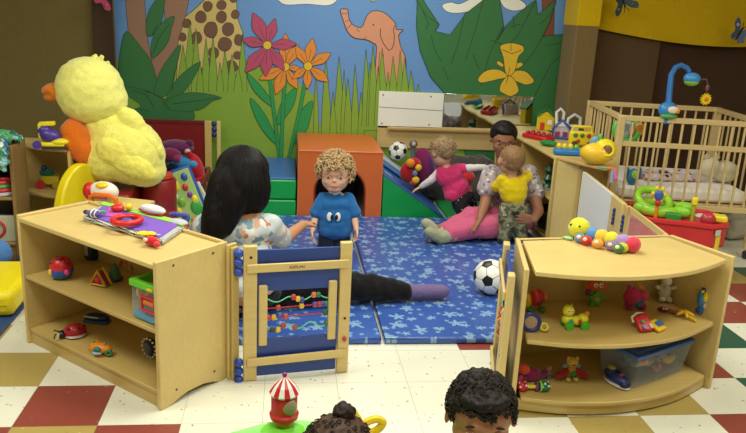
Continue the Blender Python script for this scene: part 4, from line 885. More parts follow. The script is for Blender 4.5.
toy('dumbbell_rattle', 'spotted dumbbell rattle with red and green ends on the bottom board', 'rattle', loc_z(533, 391, ZRB), -2, [
    ('red_ball', 'pl:c02030', [('s', (-.046, 0, .022), .022)], [('spot', 'pl:f4f0ec', dots((-.046, -.004, .022), .020, 6, .0045))]), ('grip', 'pl:e0d02c', [('c', (-.03, 0, .020), (.012, 0, .020), .008)]), ('green_ball', 'pl:187048', [('s', (.044, 0, .022), (.026, .022, .022))], [('spot', 'pl:f4f0ec', dots((.046, -.004, .022), .021, 7, .0045))]),
    ('purple_ring', 'pl:902878', [('o', (.012, 0, .020), .013, .006, (0, 90, 0))]), ('lime_ring', 'pl:90d030', [('o', (.028, 0, .022), .020, .004, (0, 90, 0))])])
toy('toy_shoe', 'navy toy shoe with white sole in front of the clear storage bin', 'toy shoe', loc_z(616, 384, ZRB), -68, [
    ('upper', 'pl:243470', [('s', (0, 0, .030), (.064, .030, .026)), ('s', (-.030, 0, .042), (.030, .026, .022))]), ('sole', 'pl:d8d8d4', [('s', (0, 0, .008), (.070, .034, .008))]), ('lining', 'pl:a8a858', [('s', (-.034, 0, .062), (.020, .017, .008))]), ('lettering_patch', 'pl:c83830', [('b', (.024, .0, .0545), (.012, .020, .003), (0, 16, 0))]), ('toe_cap', 'pl:101c50', [('s', (.044, 0, .022), (.024, .026, .018))])])
def storage_bin():
    a = at_z(640, 391, ZRB); b = at_z(692, 372, ZRB); d = (b-a).normalized(); an = math.degrees(math.atan2(d.y, d.x)); n = Vector((-d.y, d.x, 0))
    L, Dp, Hb = .37, .20, .145; c = a+d*(L/2-.03)+n*(Dp/2+.012)
    t = thing('storage_bin', 'clear plastic storage bin with blue lid full of toys on the bottom board', 'bin', (c.x, c.y, ZRB), an)
    w2, d2 = L/2, Dp/2
    def tp(x, y, z): k = .86+.14*z/Hb; return (x*k, y*k, z)
    mbx = MB()
    for (x1, y1, x2, y2) in ((-w2, -d2, w2, -d2), (w2, -d2, w2, d2), (w2, d2, -w2, d2), (-w2, d2, -w2, -d2)):
        mbx.add([tp(x1, y1, .002), tp(x2, y2, .002), tp(x2, y2, Hb), tp(x1, y1, Hb), tp(x1*.985, y1*.98, .002), tp(x2*.985, y2*.98, .002), tp(x2*.985, y2*.98, Hb), tp(x1*.985, y1*.98, Hb)], [(0, 1, 2, 3), (7, 6, 5, 4), (3, 2, 6, 7), (0, 4, 5, 1)])
    link('tub', mbx, 'cl:b4c2d4', t)
    part('tub_base', 'cl:a0b0c8', [('b', (0, 0, .004), (L*.85, Dp*.85, .004))], t)
    l = part('lid', 'pl:3a62b4', [('b', (0, 0, Hb+.006), (L+.018, Dp+.018, .016)), ('b', (0, 0, Hb+.016), (L-.03, Dp-.03, .008))], t, .005, label='blue lid')
    q = random.Random(5); cols = ['c86048', 'd8b048', '4c7848', 'b05878', '5878a8', 'd89058', 'a8a080', '8c4c3c', 'd8c8a0', '607c90']
    for i in range(26):
        x, y, z = q.uniform(-.11, .11), q.uniform(-.055, .055), q.uniform(.03, .095); r = q.uniform(.017, .026)
        toyc = cols[i % len(cols)]; wpos = Matrix.Translation(c+Vector((0, 0, 0))) @ Matrix.Rotation(R(an), 4, 'Z') @ Vector((x, y, 0))
        o = part('bin_toy', ('pl:' if i % 2 else 'ps:')+toyc, [('s', (0, 0, 0), (r, r*.8, r*.75), (0, q.uniform(-30, 30), 0)), ('s', (r*.7, -r*.3, r*.5), r*.55), ('s', (-r*.6, -r*.2, r*.3), r*.4)], None, loc=(wpos.x, wpos.y, ZRB+z))
        tag(o, 'small colorful toy packed inside the clear storage bin', 'toy', 'toys inside the clear bin')
storage_bin()

# --- soccer balls
def soccer(name, label, loc, r, spin):
    import bmesh
    ph = (1+5**.5)/2; IV = [Vector(v).normalized() for a in (1, -1) for b in (ph, -ph) for v in ((0, a, b), (a, b, 0), (b, 0, a))]
    rotm = Euler([R(a) for a in spin]).to_matrix(); IV = [rotm @ v for v in IV]; PT, ED = [], []
    for v in IV:
        nb = sorted(IV, key=lambda u: (u-v).length)[1:6]; x, y = frame(v); nb.sort(key=lambda u: math.atan2((u-v).dot(y), (u-v).dot(x)))
        cs = [((2*v+u)/3) for u in nb]; PT.append((v, [cs[i].cross(cs[(i+1) % 5]) for i in range(5)])); ED += [(v, u) for u in nb]
    bm = bmesh.new(); bmesh.ops.create_icosphere(bm, subdivisions=6, radius=r); me = bpy.data.meshes.new(name)
    for f in bm.faces:
        p = f.calc_center_median().normalized(); f.smooth = True
        v, pl = max(PT, key=lambda q: q[0].dot(p)); s = [n.dot(p) for n in pl]
        if all(a > 0 for a in s) or all(a < 0 for a in s): f.material_index = 1
        else:
            u = sorted(IV, key=lambda q: -q.dot(p))[1]; n = v.cross(u).normalized(); f.material_index = 2 if abs(n.dot(p)) < .022 else 0
    bm.to_mesh(me); bm.free()
    for c in ('vy:ecece6', 'vy:141416', 'vy:8c8c88'): me.materials.append(mt(c))
    o = bpy.data.objects.new(name, me); COL.objects.link(o); o.location = loc
    return tag(o, label, 'ball')
v = at_z(491, 277, .036+.10); soccer('soccer_ball', 'black and white soccer ball on the star mat by the curved shelf', (v.x, v.y, .1365), .099, (20, 35, 10))
v = at_y(398, 151, 6.03); soccer('soccer_ball', 'small black and white soccer ball on top of the blue ramp', (v.x, v.y, v.z), .080, (50, 10, 40))

# --- toys on and beside the ramp
v = at_y(410, 170, 5.58)
toy('red_plush', 'red plush toy with orange nose and yellow trim lying on the blue ramp', 'plush toy', (v.x, v.y, v.z-.10), -10, [
    ('body', 'ps:a81c24', [('s', (-.02, 0, .08), (.06, .05, .08)), ('s', (.03, .0, .15), (.055, .05, .05))]), ('nose', 'ps:e88824', [('s', (.0, -.05, .165), (.034, .024, .036))]), ('yellow_patch', 'ps:e0b428', [('s', (.065, -.04, .13), (.026, .02, .028)), ('s', (.05, -.04, .03), (.030, .022, .03))]),
    ('foot', 'ps:b82c2c', [('s', (.03, -.02, .0), (.028, .03, .024))]), ('badge', 'ps:6c88a8', [('s', (.04, -.045, .085), (.02, .012, .024))])])
v = at_y(424, 168, 5.72)
toy('magenta_cushion', 'magenta and purple plush cushion behind the red plush on the ramp', 'cushion', (v.x, v.y, v.z-.13), 0, [('pad', 'ps:7c2454', [('s', (0, 0, .13), (.10, .06, .17), (0, -12, 0))]), ('stripe', 'ps:5c2468', [('s', (.055, -.03, .12), (.03, .04, .13), (0, -12, 0))])])
v = at_y(413, 150, 5.60)
toy('spring_rattle', 'grey spring rattle standing above the red plush toy', 'rattle', (v.x, v.y, v.z-.07), 0, [('ball', 'pl:6c6460', [('s', (0, 0, .12), .034)], [('face', 'pl:b8a8a0', [('s', (0, -.028, .12), (.016, .008, .016))])]), ('stem', 'pl:5c6c70', [('c', (0, 0, 0), (0, 0, .10), .018)])])
v = at_y(491, 174, 5.2)
toy('red_yellow_plush', 'red and yellow plush toy left of the woman in pink pants', 'plush toy', (1.42, 5.52, .04), 0, [('body', 'ps:b0242c', [('s', (0, 0, .13), (.07, .06, .13))]), ('arm', 'ps:d8a428', [('s', (-.05, -.02, .19), (.03, .03, .04))]), ('head', 'ps:c02c30', [('s', (.02, 0, .28), .055)])])
part('stool', 'pl:3c2c28', [('b', (0, 0, .08), (.2, .2, .15))]) if False else None

# --- toys on top of the long shelf
def on_a(px, py): return loc_z(px, py, ZAT)
toy('red_tray', 'red tray of round pegs at the far end of the long shelf', 'baby toy', on_a(538, 139), -60, [
    ('tray', 'pl:c01c24', [('b', (0, 0, .018), (.24, .12, .034))], None, .012), ('peg', 'pl:a01820', [('s', (x, y, .04), .018) for x in (-.08, -.027, .027, .08) for y in (-.03, .03)])])
toy('barn_toy', 'yellow and green toy farmhouse at the back end of the long shelf', 'toy house', on_a(545, 130), -25, [
    ('house', 'pl:d8b824', [('b', (0, 0, .05), (.12, .06, .10)), ('p', [(-.06, .10), (.06, .10), (0, .135)], -.03, .03, (0, 0, 0), (90, 0, 0))], None, .005), ('roof', 'pl:1f7038', [('b', (.030, 0, .130), (.085, .08, .016), (0, 40, 0)), ('b', (-.030, 0, .130), (.085, .08, .016), (0, -40, 0))]), ('door', 'pl:c03c28', [('b', (-.02, -.032, .03), (.03, .006, .05))]), ('window', 'pl:e8e4d8', [('b', (.03, -.032, .06), (.03, .006, .03))])])
toy('gable_toy', 'blue framed white dollhouse toy with gable in middle of the long shelf top', 'toy house', on_a(560, 139), -10, [
    ('frame', 'pl:3c50a0', [('t', [(-.055, -.02, .01), (.055, -.02, .01), (.055, -.02, .075), (0, -.02, .125), (-.055, -.02, .075)], .010, True)]), ('wall', 'pl:c8b8c8', [('b', (0, .0, .045), (.10, .03, .075))]), ('window', 'pl:8c3c50', [('b', (-.025, -.018, .035), (.03, .006, .03)), ('b', (.025, -.018, .035), (.03, .006, .03))])])
toy('arch_handle_toy', 'white double-loop handled toy behind the blue gabled house', 'baby toy', on_a(566, 133), -10, [
    ('base', 'pl:d8dce0', [('b', (0, 0, .03), (.16, .06, .06))], None, .01), ('loop', 'pl:e4e8ec', [('t', [(-.07, 0, .05), (-.08, 0, .14), (-.055, 0, .165), (-.03, 0, .14), (-.03, 0, .05)], .011)]), ('loop', 'pl:dfe4ea', [('t', [(.0, 0, .05), (.005, 0, .10), (.045, 0, .13), (.085, 0, .11), (.09, 0, .05)], .011)])])
toy('green_tray', 'green oval toy base in front of the red peg tray', 'baby toy', on_a(548, 146), -40, [('base', 'pl:1c8c3c', [('s', (0, 0, .022), (.065, .045, .022))]), ('rim', 'pl:187030', [('o', (0, 0, .024), .042, .008)])])
toy('toy_bus', 'yellow busy-board toy with round windows and wheels on the long shelf', 'toy bus', on_a(580, 147), -12, [
    ('body', 'pl:e8cc20', [('b', (0, 0, .055), (.15, .05, .09))], None, .014), ('handle', 'pl:ecd020', [('t', [(-.06, 0, .095), (-.055, 0, .125), (.055, 0, .125), (.06, 0, .095)], .010)]), ('window', 'pl:3c7848', [('s', (-.04, -.027, .075), (.014, .005, .014)), ('s', (.0, -.027, .075), (.014, .005, .014))]), ('window', 'pl:b03c28', [('s', (.04, -.027, .075), (.014, .005, .014)), ('s', (-.02, -.027, .04), (.012, .005, .012))]),
    ('wheel', 'pl:504830', [('c', (.05, -.034, .02), (.05, -.022, .02), .020)]), ('wheel', 'pl:504830', [('c', (-.04, -.034, .02), (-.04, -.022, .02), .020)])])
toy('blue_tray', 'bright blue pop-up toy tray with yellow blocks at the near end of the long shelf', 'baby toy', on_a(567, 155), -8, [
    ('tray', 'pl:2c7cc8', [('b', (0, 0, .022), (.19, .08, .042))], None, .014), ('popup', 'pl:e8d430', [('s', (x, 0.01, .058), (.018, .016, .022)) for x in (-.06, -.02, .02)]), ('popup', 'pl:70b848', [('s', (.06, .01, .056), (.018, .016, .02))])])
toy('toy_helmet', 'yellow and orange rounded toy boat with opening on the wedge corner shelf', 'baby toy', loc_z(597, 165, .653), -20, [
    ('hull', 'pl:f0c42c', [('s', (-.01, 0, .062), (.088, .060, .058))]), ('yellow_shell', 'pl:e8d428', [('s', (.03, .012, .082), (.062, .052, .062))]), ('opening', 'pl:8c6040', [('s', (.040, -.034, .092), (.022, .014, .034), (0, 15, 0))], [('rim', 'pl:f0dc30', [('o', (.040, -.044, .092), .030, .006, (80, 15, 0))])]),
    ('fin', 'pl:6ca0c8', [('s', (-.03, .02, .125), (.02, .012, .03), (0, 30, 0))]), ('fin_tip', 'pl:68b858', [('s', (.0, .03, .145), (.012, .01, .022))])])
toy('ribbon_toy', 'striped taggie cloth toy draped over the corner shelf front', 'cloth toy', loc_z(609, 170, .653), -20, [
    ('cloth', 'ps:48a080', [('s', (-.03, .01, .008), (.05, .02, .007))]), ('ribbon', 'ps:e07030', [('s', (.01, .0, .010), (.04, .012, .007))]), ('tail', 'ps:c06898', [('k', (.035, -.012, .0), .010, (.045, -.035, -.045), .012)]), ('tail', 'ps:8c98c8', [('k', (.02, -.016, .0), .008, (.02, -.035, -.07), .010)])])
toy('green_stacker', 'dark green stacking toy inside the long shelf beside the woman', 'baby toy', (1.93, 5.05, .3495), 0, [('column', 'pl:1c5030', [('l', (0, 0, 0), [(.05, 0), (.06, .02), (.03, .05), (.055, .08), (.03, .11), (.045, .14), (.02, .18)])]), ('base', 'pl:8c8c90', [('l', (0, 0, 0), [(.07, 0), (.07, .014), (.05, .02)])])])
toy('dark_basket', 'dark woven basket on the lower board of the long shelf', 'basket', (1.97, 5.0, .0695), 0, [('bowl', 'fb:2c2620', [('l', (0, 0, 0), [(.10, 0), (.13, .06), (.14, .14), (.13, .145), (.11, .06)])])])

# --- crib contents and surroundings
for o_ in [x for x in bpy.data.objects if x.name in ('barn_toy', 'gable_toy', 'arch_handle_toy', 'toy_bus', 'toy_racer', 'toy_helmet')]: o_.scale = (1.2,)*3
v = at_y(626, 131, 4.72)
toy('crib_aquarium', 'green round crib toy with white face and orange plate hung inside the crib', 'baby toy', (v.x+.03, 4.78, v.z), -10, [
    ('frame', 'pl:58b848', [('o', (0, 0, 0), .078, .022, (75, 0, 0))]), ('face', 'pl:a8bcc0', [('s', (0, .0, .0), (.062, .02, .062))]), ('orange_plate', 'pl:e09438', [('s', (.085, -.01, .01), (.036, .014, .045))]), ('white_knob', 'pl:e8e4e0', [('s', (.03, -.02, .0), (.02, .012, .03))]), ('red_knob', 'pl:c04038', [('s', (.035, -.03, -.03), .012)])])
toy('cream_bear', 'large cream plush bear lying at the right end of the crib mattress', 'plush toy', (3.13, 4.86, .48), 0, [('body', 'ps:d8ccb0', [('s', (0.03, 0, .07), (.10, .09, .08))]), ('head', 'ps:dcd0b4', [('s', (-.09, -.01, .10), (.07, .06, .075))]), ('ear', 'ps:ccbc9c', [('s', (-.12, 0, .17), .025), ('s', (-.05, 0, .175), .025)])])
toy('small_owl', 'small green and blue plush clipped inside the left end of the crib', 'plush toy', (2.40, 4.72, .465), 0, [('body', 'ps:3c80a8', [('s', (0, 0, .06), (.045, .03, .06))]), ('face', 'ps:a8d048', [('s', (0, -.026, .08), (.022, .01, .03))]), ('wing', 'ps:2c6890', [('s', (-.045, 0, .09), (.016, .012, .04)), ('s', (.045, 0, .09), (.016, .012, .04))])])
t = thing('green_cloth_bag', 'shiny green crumpled bag on the floor beneath the crib', 'bag', tuple(at_z(731, 233, 0).xy)+(0,))
flesh('bag', [('s', (0, 0, .11), (.20, .15, .11)), ('s', (.1, .05, .14), (.12, .1, .10)), ('s', (-.12, -.04, .09), (.12, .1, .09))], 'vy:2c7a34', t, .014, 2, .05, .05)
t = thing('white_bag', 'pale plush bag on the floor under the right end of the crib', 'bag', (3.42, 5.0, 0))
flesh('bag', [('s', (0, 0, .10), (.13, .12, .10)), ('s', (.0, .05, .2), (.08, .08, .10))], 'ps:b8b0a0', t, .014, 3, .02, .06)
# activity center (red saucer)
EX = thing('activity_center', 'red activity center with green frog seat and yellow toys in front of the crib', 'activity center', (2.42, 4.22, .0), -24)
EX.scale = (1.0, 1.0, 1.18)
EP = [(-.33, -.10), (-.28, -.19), (.24, -.19), (.33, -.10), (.33, .10), (.24, .19), (-.24, .19), (-.33, .10)]
part('tray', 'pl:c42a30', [('p', EP, .21, .33)], EX, .016); part('tray_rim', 'pl:d03038', [('t', [(x*1.0, y*1.0, .332) for x, y in EP], .014, True)], EX)
part('base', 'pl:d8d8d0', [('l', (0, 0, 0), [(.20, .03), (.24, .06), (.22, .10), (.14, .14), (.13, .27)])], EX)
for x, y in ((-.26, -.13), (.27, -.13), (-.26, .13), (.27, .13)): part('leg', 'pl:e8c824', [('c', (x, y, 0), (x, y, .28), .030)], EX)
part('seat', 'pl:94cc34', [('o', (-.06, .02, .36), .125, .030), ('o', (-.10, .02, .40), .10, .022, (20, 10, 0))], EX); part('seat_cloth', 'fb:4c7c30', [('s', (-.06, .02, .33), (.10, .10, .05))], EX)
for q_ in (('s', (.09, .06, .37), (.06, .04, .03)), ('s', (.06, -.06, .365), (.07, .03, .03)), ('s', (-.17, -.06, .365), (.05, .03, .03))): part('seat_leaf', 'pl:8cd03c', [q_], EX)
f = part('flower_post', 'pl:e08c24', [('c', (-.085, -.13, .33), (-.085, -.13, .43), .011)], EX); part('flower_head', 'pl:3c5cb4', [('s', (-.085, -.14, .455), (.028, .014, .028))], f); part('petal', 'pl:ecc824', [('s', (-.085+.034*math.cos(a*1.047), -.13, .460+.034*math.sin(a*1.047)), .013) for a in range(7)], f); part('red_bead', 'pl:c02428', [('s', (-.085, -.14, .415), .017)], f)
part('green_block', 'pl:2c8c34', [('b', (.015, -.15, .352), (.085, .05, .045))], EX, .006)
f = part('lever', 'pl:a8b02c', [('c', (.13, -.08, .33), (.13, -.08, .41), .011)], EX); part('lever_knob', 'pl:f0dc20', [('b', (.13, -.08, .435), (.034, .03, .045))], f, .008)
part('red_roller', 'pl:b43440', [('s', (.215, -.12, .355), (.045, .035, .036))], EX); part('yellow_block', 'pl:ecdc30', [('b', (.29, -.04, .352), (.085, .08, .036))], EX, .010)
part('white_disc', 'pl:d8c8c0', [('s', (.2, .05, .335), (.045, .04, .014))], EX); part('yellow_cup', 'pl:e8c424', [('s', (-.27, -.10, .335), (.05, .05, .02))], EX); part('sticker', 'pp:c8ccc8', [('b', (.275, -.172, .30), (.04, .004, .03), (0, 0, 42))], EX)

# --- paper butterflies
def butterfly(px, py, Y, col1, col2, label, s, rz, tilt):
    v = at_y(px, py, Y); t = thing('butterfly_decoration', label, 'decoration', v, 0, rot=(90, tilt, rz))
    for sg in (-1, 1):
        part('wing', 'pp:'+col1, [('p', [tuple(p) for p in crom([(0, 0), (sg*.35*s, .5*s), (sg*.85*s, .75*s), (sg*.95*s, .35*s), (sg*.5*s, .0), (sg*.6*s, -.4*s), (sg*.25*s, -.6*s), (0, -.1*s)], 3)], -.003, .003, (0, 0, 0), (0, sg*-22, 0))], t)
        part('wing_spot', 'pp:'+col2, [('s', (sg*.55*s, .35*s, .2*s*.4+.02), (.16*s, .12*s, .01))], t)
    part('body', 'ps:1c1c20', [('k', (0, -.5*s, .01), .05*s, (0, .35*s, .01), .07*s)], t)
    part('antenna', 'pl:201818', [('t', [(0, .3*s, .01), (-.2*s, .7*s, .02)], .003), ('t', [(0, .3*s, .01), (.2*s, .7*s, .02)], .003)], t)
butterfly(623, 2, 5.75, '33434c', '4c5c58', 'dark grey-green butterfly decoration on the yellow valance, top of picture', .11, 0, 155)
butterfly(739, 33, 5.75, '4c6080', '98a8b8', 'blue-grey butterfly decoration at the far right edge of the yellow valance', .12, 0, 25)
butterfly(103, -3, 6.0, 'b03c68', 'c05078', 'pink butterfly decoration hanging at the top corner of the olive curtain', .10, 0, 100)

# --- left background toys
toy('toy_racer', 'purple and yellow toy racing car on top of the corner shelf', 'toy car', loc_z(50, 148, .656), 4, [
    ('base', 'pl:e8d820', [('b', (.01, 0, .022), (.13, .07, .026)), ('s', (.05, -.01, .035), (.045, .03, .02))], None, .01), ('body', 'pl:4c3898', [('s', (.005, 0, .066), (.056, .036, .038), (0, 22, 0)), ('s', (-.02, 0, .092), (.034, .028, .030))]), ('spoiler', 'pl:ecdc28', [('b', (-.005, 0, .128), (.075, .034, .022), (0, -4, 0)), ('b', (-.040, 0, .09), (.016, .034, .08), (0, 0, 0))], None, .005), ('wheel', 'pl:5038a0', [('c', (-.05, -.045, .022), (-.05, -.03, .022), .021)]), ('skirt', 'pl:302838', [('b', (.03, -.0, .005), (.12, .075, .01))])])
toy('toy_truck', 'yellow toy truck with red wheel on the middle board of the corner shelf', 'toy truck', loc_z(49, 187, .361), 6, [
    ('bed', 'pl:e0cc24', [('b', (.015, 0, .05), (.11, .07, .055))], None, .008), ('wheel', 'pl:d0283c', [('c', (-.04, -.052, .026), (-.04, -.036, .026), .026)]), ('wheel', 'pl:c8b020', [('c', (.05, -.052, .020), (.05, -.036, .020), .020)]), ('cargo', 'ps:2c6c5c', [('s', (-.005, 0, .095), (.048, .03, .028))]), ('driver', 'pl:28406c', [('s', (-.02, -.01, .125), .020)])])
bt = .72
def bsp(x, y, z): v = Matrix.Translation((-1.825, 4.33, 0)) @ Matrix.Rotation(R(4), 4, 'Z') @ Vector((x, y, z)); return v
toy('toy_box', 'colorful picture box standing on top of the bookcase', 'box', bsp(.10, .02, bt), 6, [('carton', 'pp:8c9098', [('b', (0, 0, .075), (.17, .10, .15))], [('picture', 'pp:b8a040', [('b', (-.03, -.052, .06), (.06, .003, .08))]), ('picture', 'pp:5868a0', [('b', (.045, -.052, .07), (.05, .003, .09))]), ('picture', 'pp:a04858', [('b', (.01, -.052, .12), (.08, .003, .03))])], .003)])
t = thing('tangled_cloth', 'green, blue and white patterned cloth hanging over the bookcase corner', 'cloth', bsp(.25, -.02, bt))
flesh('cloth', [('s', (0, 0, .03), (.08, .09, .03)), ('k', (.02, -.13, .01), .035, (.03, -.175, -.10), .032), ('k', (-.04, -.10, .03), .03, (.03, .04, .03), .03)], spot_mat('tangled_print', '3c7c60', ['e0e4dc', '2c60a0', '50a060', '8cb8c0', '285c48'], 34, .6), t, .009, 2, .03, .03)
for i, (c, h) in enumerate((('a02c30', .15), ('c84838', .16), ('a8402c', .13), ('3c7848', .15), ('c8a040', .14))):
    toy('picture_book', ['red', 'orange-red', 'rust', 'green', 'mustard'][i]+' picture book upright on the upper board of the bookcase', 'book', bsp(-.04+i*.045, .0, .4295), 6, [('cover', 'pp:'+c, [('b', (0, 0, h/2), (.034, .14, h))], [('pages', 'pp:e0d8c0', [('b', (0, -.002, h/2), (.026, .142, h-.014))])], .002)])
toy('stacked_puzzle', 'stack of red, green and white curved rings on the upper board of the bookcase', 'toy', bsp(.22, -.07, .4295), 6, [('ring', 'pl:'+c, [('o', (0, 0, .012+i*.022), .06-.005*i, .012)]) for i, c in enumerate(('b0b8c0', 'c83038', '48a050', 'd03840'))])
toy('board_book', 'white board book with red and black target cover on lowest bookcase board', 'book', bsp(.20, -.09, .1595), 2, [('cover', 'pp:b8b8a0', [('b', (0, 0, .075), (.17, .03, .15))], [('rings', 'pp:c03034', [('o', (-.02, -.017, .075), .048, .008, (90, 0, 0))]), ('dot', 'pp:181818', [('s', (-.02, -.017, .075), (.018, .003, .030))])], .003)])
toy('orange_cup', 'orange-red round pad on top of the dark red cylinder', 'cushion', (-.835, 4.90, .401), 0, [('pad', 'vy:c04828', [('l', (0, 0, 0), [(.09, 0), (.098, .01), (.095, .03), (.06, .042)])])])
def plush(name, label, px, py, Y, parts, rz=0): v = at_y(px, py, Y); return toy(name, label, 'plush toy', v, rz, parts)
plush('purple_plush', 'dark purple plush toy on top of the heap in the red bin', 176, 147, 5.50, [('body', 'ps:5c2050', [('s', (0, 0, 0), (.13, .10, .055))]), ('ear', 'ps:4c1c48', [('s', (.10, -.02, .03), (.03, .03, .03))])])
plush('blue_plush', 'sky blue plush toy in the middle of the heap in the red bin', 181, 163, 5.36, [('body', 'ps:2c7cb0', [('s', (0, 0, 0), (.11, .08, .052)), ('s', (.02, .0, -.09), (.085, .07, .05))]), ('snout', 'ps:3890c0', [('s', (.09, -.04, .0), (.035, .03, .03))])])
plush('red_doll', 'bright red plush doll with pale hand at the right of the toy heap', 196, 168, 5.36, [('body', 'ps:b01c28', [('s', (.0, 0, .0), (.055, .06, .11), (0, -18, 0)), ('s', (.03, -.02, -.11), (.05, .06, .06))]), ('hand', 'ps:d8a898', [('s', (-.055, -.02, .125), (.022, .02, .02))]), ('arm', 'ps:a01824', [('k', (-.02, -.01, .07), .025, (-.05, -.02, .115), .022)])])
plush('white_plush', 'white furry plush toy peeking out beside the duck', 161, 157, 5.30, [('body', 'ps:c8c8c8', [('s', (0, 0, 0), (.06, .05, .045))]), ('paw', 'ps:b8bcc4', [('s', (.04, -.03, -.03), .025)])])
plush('violet_plush', 'magenta plush toy half buried in the heap', 170, 155, 5.22, [('body', 'ps:702048', [('s', (0, 0, 0), (.08, .05, .05))]), ('foot', 'ps:802858', [('s', (.05, -.03, -.02), .03)])])
AP = thing('activity_board', 'tall blue framed activity board with colorful knobs leaning on the red cylinder', 'baby toy', (-.60, 5.02, .02), 0, rot=(-8, -20, 12))
part('frame', 'pl:2c4ca8', [('b', (0, 0, .22), (.23, .03, .44))], AP, .02); part('face', 'pl:a8c878', [('b', (0, -.016, .22), (.19, .01, .40))], AP, .008)
for nm, c, x, z, r in (('green_panel', '3ca048', .05, .14, .04), ('yellow_knob', 'e8cc28', -.03, .33, .03), ('red_knob', 'c83038', .03, .30, .02), ('blue_knob', '3c70c0', -.04, .10, .025), ('purple_knob', '7c3c90', .04, .24, .018), ('green_knob', '78b838', -.03, .21, .026), ('orange_knob', 'd87c28', .0, .06, .02), ('yellow_knob', 'ecd838', .06, .20, .022), ('blue_knob', '3058b8', .05, .37, .022), ('red_knob', 'c83038', -.06, .04, .02), ('white_knob', 'e8e8e4', -.06, .27, .022), ('yellow_knob', 'e8d030', -.07, .16, .02)): part(nm, 'pl:'+c, [('s', (x, -.024, z), (r, .012, r*1.3))], AP)
WBK = thing('open_board', 'white and green open board toy beside the blue framed activity board', 'baby toy', (-.49, 5.10, .005), 0, rot=(-12, -26, 10))
part('page', 'pl:c8d8d8', [('b', (0, 0, .17), (.11, .018, .34))], WBK, .008)
for c, x, z in (('d8cc30', .02, .27), ('3c9048', -.02, .18), ('3058a8', .02, .10), ('c04038', -.025, .30)): part('picture', 'pl:'+c, [('b', (x, -.011, z), (.045, .005, .05))], WBK)
toy('yellow_bar_toy', 'small yellow bar toy sticking out right of the red doll', 'baby toy', loc_z(203, 190, .20), 0, [('bar', 'pl:d8cc28', [('b', (0, 0, 0), (.10, .04, .04))], None, .01), ('post', 'pl:503048', [('c', (0, 0, -.196), (0, 0, -.01), .02)])])

# --- the giant duck
DY = 4.74
DK = thing('plush_duck', 'giant yellow plush duck sitting on the red chair, facing left', 'plush toy', (-1.03, DY, .37))
def dp(px, py, dy=0): return at_y(px, py, DY+dy)
def U(px): return px/148.0
def db(px, py, rx, ry, rz, dy=0, rot=None): v = dp(px, py, dy); s = ('s', tuple(v), (U(rx), ry, U(rz))); return s+(rot,) if rot else s
O = (-1.03, DY, .37)
flesh('body', [db(127, 150, 37, .21, 31, 0, (0, 36, 0)), db(111, 130, 21, .15, 24), db(145, 170, 20, .16, 16, 0), db(110, 155, 26, .19, 26), ('k', tuple(dp(102, 120)), .125, tuple(dp(118, 145)), .17)], 'ps:f4ea78', DK, .012, 6, .006, .04, O)
flesh('head', [db(90, 90, 30.5, .21, 30), db(93, 98, 31, .20, 25), db(86, 84, 26, .18, 24)], 'ps:f6ee84', DK, .012, 5, .006, .04, O)
flesh('tuft', [('k', tuple(dp(94, 66)), .030, tuple(dp(102, 57)), .014), ('k', tuple(dp(90, 64)), .026, tuple(dp(95, 56)), .012), ('k', tuple(dp(98, 68)), .030, tuple(dp(108, 63)), .012)], 'ps:ece884', DK, .006, 1, .01, .015, O)
flesh('beak', [db(53, 89, 10, .085, 5.5, 0, (0, -14, 0)), db(55, 97, 9.5, .075, 5), db(59, 92, 9, .09, 9)], 'ps:e07c20', DK, .006, 3, .003, .03, O)
flesh('wing', [db(130, 164, 27, .05, 11, -.17, (0, 26, 0)), db(114, 152, 17, .05, 13, -.17, (0, 26, 0))], 'ps:f2e66e', DK, .009, 4, .006, .03, O)
flesh('wing', [db(143, 136, 27, .06, 8.5, -.06, (0, 48, 0)), db(131, 122, 16, .06, 11, -.06, (0, 48, 0))], 'ps:f4ea7a', DK, .009, 4, .006, .03, O)
flesh('foot', [db(76, 140, 14, .11, 20, -.10, (0, -12, 0)), db(71, 130, 9, .09, 9, -.12), db(84, 150, 10, .09, 14, -.10), db(70, 142, 8, .08, 9, -.14)], 'ps:de6f18', DK, .010, 4, .006, .05, O)
flesh('foot', [db(88, 168, 10, .08, 14, .05)], 'ps:cc6014', DK, .010, 3, .006, .05, O)
for d_ in ((79, 80, -.175),): v = dp(*d_[:2], d_[2])-Vector(O); part('eye', 'pl:e8e0a0', [('s', tuple(v), .012)], DK)

# --- foreground activity saucer
FS = thing('play_saucer', 'lime green toddler activity saucer tray at the bottom of the picture', 'activity center', (.05, 1.56, 0))
part('tray', 'pl:6cc838', [('l', (0, 0, 0), [(.20, .335), (.30, .330), (.335, .345), (.345, .37), (.325, .388), (.26, .372), (.19, .375), (.17, .36)])], FS)
part('base', 'pl:d8d8e0', [('l', (0, 0, 0), [(.26, .0), (.30, .02), (.28, .06), (.12, .10), (.11, .30), (.18, .34)])], FS)
part('tray_bump', 'pl:74d03c', [('s', (-.045, .29, .372), (.07, .05, .022))], FS)
part('seat_ring', 'pl:3c5c40', [('o', (.02, .12, .385), .08, .016)], FS)
cv = at_y(284, 421, 1.86)
CZ = cv.z; cc = (cv.x, cv.y, CZ)
CT = thing('carousel_toy', 'red and white striped carousel tent toy mounted on the green saucer', 'baby toy', cc)
part('base', 'pl:c8242c', [('l', (0, 0, .008), [(.030, 0), (.040, .006), (.042, .018), (.037, .024)])], CT); part('foot', 'pl:e0b428', [('l', (0, 0, -.012), [(.022, 0), (.028, .010), (.018, .022)])], CT)
part('drum', 'pl:c02028', [('l', (0, 0, .028), [(.037, 0), (.037, .062), (.034, .066)])], CT)
part('window', 'pl:9c8c6c', [('s', (.012, -.024, .058), (.024, .017, .028))], CT, label='speckled see-through window')
mbt = MB()
